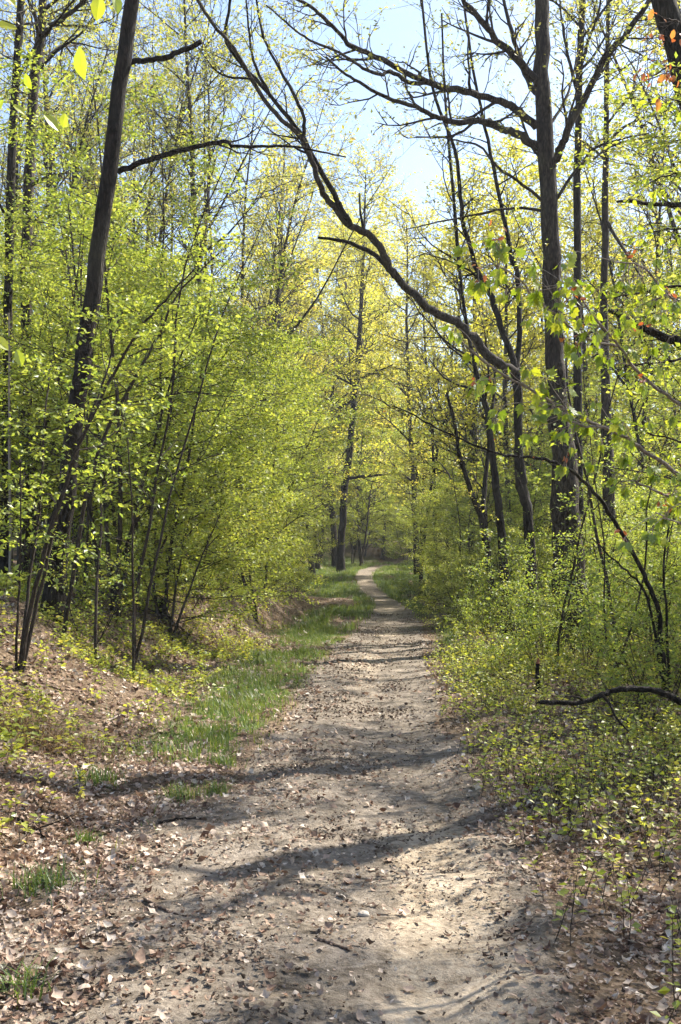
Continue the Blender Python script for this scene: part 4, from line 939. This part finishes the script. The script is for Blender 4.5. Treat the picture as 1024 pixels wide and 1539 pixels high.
# ------------------------------------------------------------------ sticks, stones, stumps
def on_ground(px, py):
    Yg = 1.55 * FPX / (py - HOR)
    for _ in range(12): Yg = .5 * Yg + .5 * (EYE - gz(X_at(px, Yg), Yg)) * FPX / (py - HOR)
    return X_at(px, Yg), Yg
def stick(label, pts, r, mat=M_DEAD, name='fallen_stick', cat='stick', raise_=None, sides=7, side=None):
    w_ = [on_ground(a, b) for a, b in pts]; hh = raise_ or [0] * len(pts)
    q = np.array([[a, b, gz(a, b) + h + r * .6] for (a, b), h in zip(w_, hh)])
    base = q[0].copy(); base[2] -= r * .6 + (hh[0] if raise_ else 0)
    n = len(pts) * 5; s = spline(q, n); s[1:-1] += rg.normal(size=(n - 2, 3)) * r * .25
    b = MB(); b.tube(s - base, np.linspace(r, r * .55, n), sides, .18, cap=True, rng=rg)
    b.tube((s - base)[:2][::-1], [r, r * .8], sides, cap=True, rng=rg)
    if side:
        for t_, L in side:
            p, tg = along(s - base, t_); l = limb(rg, p, side_dir(rg, tg, .7), L, 5, .02, .15); b.tube(l, np.linspace(r * .5, r * .2, 5), 5, .1, rng=rg)
    o = link(name, b.mesh(name, mat), None, base); return tag(o, label, cat)
# dark fallen branch bowed above the ground on the right
def px_log(label, pts, Y0, Y1, w0, w1, mat, name, cat):
    yy = np.linspace(Y0, Y1, len(pts)); q = np.array([P(a, b, c) for (a, b), c in zip(pts, yy)])
    base = np.array([q[0][0], q[0][1], gz(q[0][0], q[0][1])]); q[:, 2] += (base[2] + .02 - q[0][2])
    n = len(pts) * 5; s = spline(q, n); r = np.linspace(w0, w1, n) / 2 * Y0 / FPX; s[1:-1] += rg.normal(size=(n - 2, 3)) * r[1:-1, None] * .2
    b = MB(); b.tube(s - base, r, 8, .15, cap=True, rng=rg)
    return tag(link(name, b.mesh(name, mat), None, base), label, cat), s, base
def bowed_branch():
    Yb = 8.2; x0 = X_at(1110, Yb); base = np.array([x0, Yb, gz(x0, Yb)])
    q = np.array([P(a, b, Yb - k * .03) for k, (a, b) in enumerate([(1085, 1105), (1050, 1075), (1024, 1055), (1000, 1043), (965, 1035), (930, 1036), (905, 1044), (880, 1055), (845, 1057), (806, 1056)])])
    q = np.vstack([base + [0, 0, -.05], q]); s_ = spline(q, 50); r = np.linspace(.030, .017, 50); s_[1:-1] += rg.normal(size=(48, 3)) * .004
    b = MB(); b.tube(s_ - base, r, 9, .15, cap=True, rng=rg)
    f = spline(np.array([P(905, 1044, Yb - .2), P(918, 1060, Yb - .25), P(926, 1078, Yb - .3), P(945, 1100, Yb - .3)]), 10); b.tube(f - base, np.linspace(.014, .006, 10), 6, .1, rng=rg)
    f = spline(np.array([P(880, 1055, Yb - .2), P(868, 1048, Yb - .25), P(850, 1046, Yb - .3)]), 8); b.tube(f - base, np.linspace(.010, .005, 8), 6, .1, rng=rg)
    tag(link('fallen_branch', b.mesh('fallen_branch', M_BARK), None, base), 'dark dead branch bowed like a low arch over the undergrowth on the right', 'branch')
bowed_branch()
stick('short pale broken log lying at the right edge of the path', [(718, 1236), (745, 1232), (778, 1226)], .026, M_DEAD, 'broken_log', 'log')
stick('thin stick pointing to the camera in the middle of the leafy path', [(478, 1412), (500, 1420), (522, 1428)], .009)
stick('thin brown stick lying in the dead leaves left of the path', [(218, 1352), (250, 1370), (282, 1378)], .009)
stick('pale short stick at the lower end of the leafy slope', [(108, 1312), (130, 1307), (146, 1303)], .011, M_PALE)
stick('dark stick in the shaded middle of the path', [(238, 1238), (270, 1232), (310, 1232)], .010, M_BARK)
stick('grey root like branch lying on the left bank at the photo edge', [(-20, 1050), (20, 1075), (48, 1098), (62, 1112)], .022, M_BARK, 'fallen_branch', 'branch', side=[(.5, .35), (.7, .3)])
stick('slim bent twig on the right verge by the dead leaves', [(900, 1205), (950, 1238), (990, 1236)], .008, M_DEAD)
stick('thin twig in the right corner leaves', [(860, 1390), (900, 1375), (950, 1378)], .007, M_DEAD)
stick('mossy stick lying on the brow of the left bank', [(215, 905), (255, 925), (290, 950)], .02, M_BARK)
SK = [((120, 985), (170, 1010)), ((60, 1030), (130, 1040)), ((200, 960), (262, 985)), ((270, 935), (330, 965)), ((30, 1190), (95, 1175)), ((160, 1085), (215, 1060)), ((90, 1110), (120, 1090)), ((300, 905), (345, 930)), ((820, 1120), (880, 1100)), ((900, 1130), (985, 1150)), ((760, 1010), (830, 1000)), ((955, 1010), (1020, 985)), ((840, 1200), (905, 1225)), ((930, 1320), (1010, 1300)), ((350, 920), (392, 938)), ((20, 1230), (70, 1262))]
for k, (a, b) in enumerate(SK):
    m = ((a[0] + b[0]) / 2 + rg.uniform(-6, 6), (a[1] + b[1]) / 2 + rg.uniform(-4, 4)); lf_ = a[0] < 500
    o = stick('thin dead stick lying among the leaves on the left bank' if lf_ else 'thin dead stick lying in the right hand undergrowth', [a, m, b], rg.uniform(.007, .014), (M_BARK, M_DEAD, M_PALE)[k % 3], side=[(.6, .25)] if k % 2 else None)
    o['group'] = 'dead sticks on the left bank' if lf_ else 'dead sticks in the right undergrowth'
# snapped stump like stake on the right
xs_, ys2 = on_ground(808, 1040)
b = MB(); q = np.array([[0, 0, -.08], [.004, 0, .1], [-.003, 0, .22], [.002, .002, .32]]); b.tube(spline(q, 12), np.linspace(.03, .021, 12), 9, .15, cap=True, rng=rg)
t = thing('snapped_stem', 'short snapped stem standing upright with a reddish broken top', 'stump', (xs_, ys2, gz(xs_, ys2)))
link('stem', b.mesh('stem', M_BARK), t)
b = MB(); b.tube(np.array([[.002, .002, .318], [.005, 0, .35], [.012, 0, .385]]), [.0215, .017, .006], 7, .3, cap=True, rng=rg); link('broken_top', b.mesh('broken_top', attr_mat('red_rotten_wood', [(0, (.25, .09, .05)), (1, (.3, .12, .07))])), t)
# old rotten stump with roots in the cut bank
xs_, ys2 = on_ground(242, 948); zs = gz(xs_, ys2)
t = thing('rotten_stump', 'small dark rotten stump with roots showing in the left bank', 'stump', (xs_, ys2, zs))
b = MB(); b.tube(spline(np.array([[0, 0, -.1], [.0, 0, .08], [.02, 0, .2], [.015, 0, .27]]), 12), np.linspace(.13, .08, 12), 12, .3, cap=True, rng=rg, flare=(.4, 2)); link('stump_body', b.mesh('stump_body', M_BARK), t)
for k in range(6):
    a_ = k * 1.05 + .3; d = np.array([math.cos(a_), math.sin(a_), -.05]); L = rg.uniform(.4, .9)
    l = limb(rg, d * .07 + [0, 0, .08], d, L, 8, -.01, .18); l[:, 2] = np.minimum(l[:, 2], .14) ; g_ = ground(l[:, 0] + xs_, l[:, 1] + ys2) - zs; l[:, 2] = np.maximum(g_ + .0, np.minimum(l[:, 2], g_ + .05))
    b = MB(); b.tube(l, np.linspace(.028, .008, 8), 7, .15, rng=rg); link('root', b.mesh('root', M_DEAD), t)
# dry grass on the left slope
def dry(label, px, py, n, sp):
    x0, y0 = on_ground(px, py); rr = rg.normal(size=(n, 2)) * sp; b = MB(); b.smooth = False
    z = ground(rr[:, 0] + x0, rr[:, 1] + y0) - gz(x0, y0)
    blades(b, rg, rr[:, 0], rr[:, 1], rg.uniform(.08, .26, n), 1.3, .003, z=z)
    tag(link('dry_grass', b.mesh('dry_grass', M_DRYGRASS), None, (x0, y0, gz(x0, y0))), label, 'dry grass')
dry('matted tan dry grass hanging down the left bank at the photo edge', 40, 1110, 700, .2)
dry('brown dry grass fringe below the cut bank beside the green verge', 345, 925, 420, .3)
# stones
def stone(label, px, py, s):
    x0, y0 = on_ground(px, py); b = MB(); u = np.linspace(0, math.pi, 7); v_ = np.arange(10) * .6283
    U, V_ = np.meshgrid(u, v_, indexing='ij'); R_ = 1 + .25 * (vnoise(U * 2 + px, V_ * 1.3 + py, 3) - .5)
    vv = np.stack([np.sin(U) * np.cos(V_) * R_, np.sin(U) * np.sin(V_) * R_ * .8, np.cos(U) * R_ * .55], -1).reshape(-1, 3) * s
    i, j = np.meshgrid(np.arange(6), np.arange(10), indexing='ij'); a_ = i * 10 + j; b_ = i * 10 + (j + 1) % 10
    b.add(vv, np.stack([a_, a_ + 10, b_ + 10, b_], -1).reshape(-1, 4), .6)
    tag(link('pale_stone', b.mesh('pale_stone', M_STONE), None, (x0, y0, gz(x0, y0) + s * .2)), label, 'stone')
stone('pale flat stone in the middle of the path among dark leaf crumbs', 547, 1376, .028)
stone('small stone on the bare sandy tread', 690, 1322, .018)
stone('small pale pebble by the left leaf slope', 465, 1318, .016)

# ------------------------------------------------------------------ air
hz = MB(); hz.smooth = False
x0, x1, y0, y1, z0, z1 = -330, 330, -70, 560, -1.5, 48
v = np.array([[a, b, c] for a in (x0, x1) for b in (y0, y1) for c in (float(GZ.min()) - 1, max(z1, float(GZ.max()) + 30))])
hz.add(v, [[0, 1, 3, 2], [4, 6, 7, 5], [0, 4, 5, 1], [2, 3, 7, 6], [0, 2, 6, 4], [1, 5, 7, 3]])
m, nt, out = new_mat('thin_air'); pv = nt.nodes.new('ShaderNodeVolumePrincipled')
pv.inputs['Color'].default_value = (.90, .94, 1, 1); pv.inputs['Density'].default_value = .0006; pv.inputs['Anisotropy'].default_value = .3
nt.links.new(pv.outputs[0], out.inputs['Volume'])
tag(link('haze', hz.mesh('haze', m)), 'thin pale spring haze between the trees', 'haze', kind='stuff')
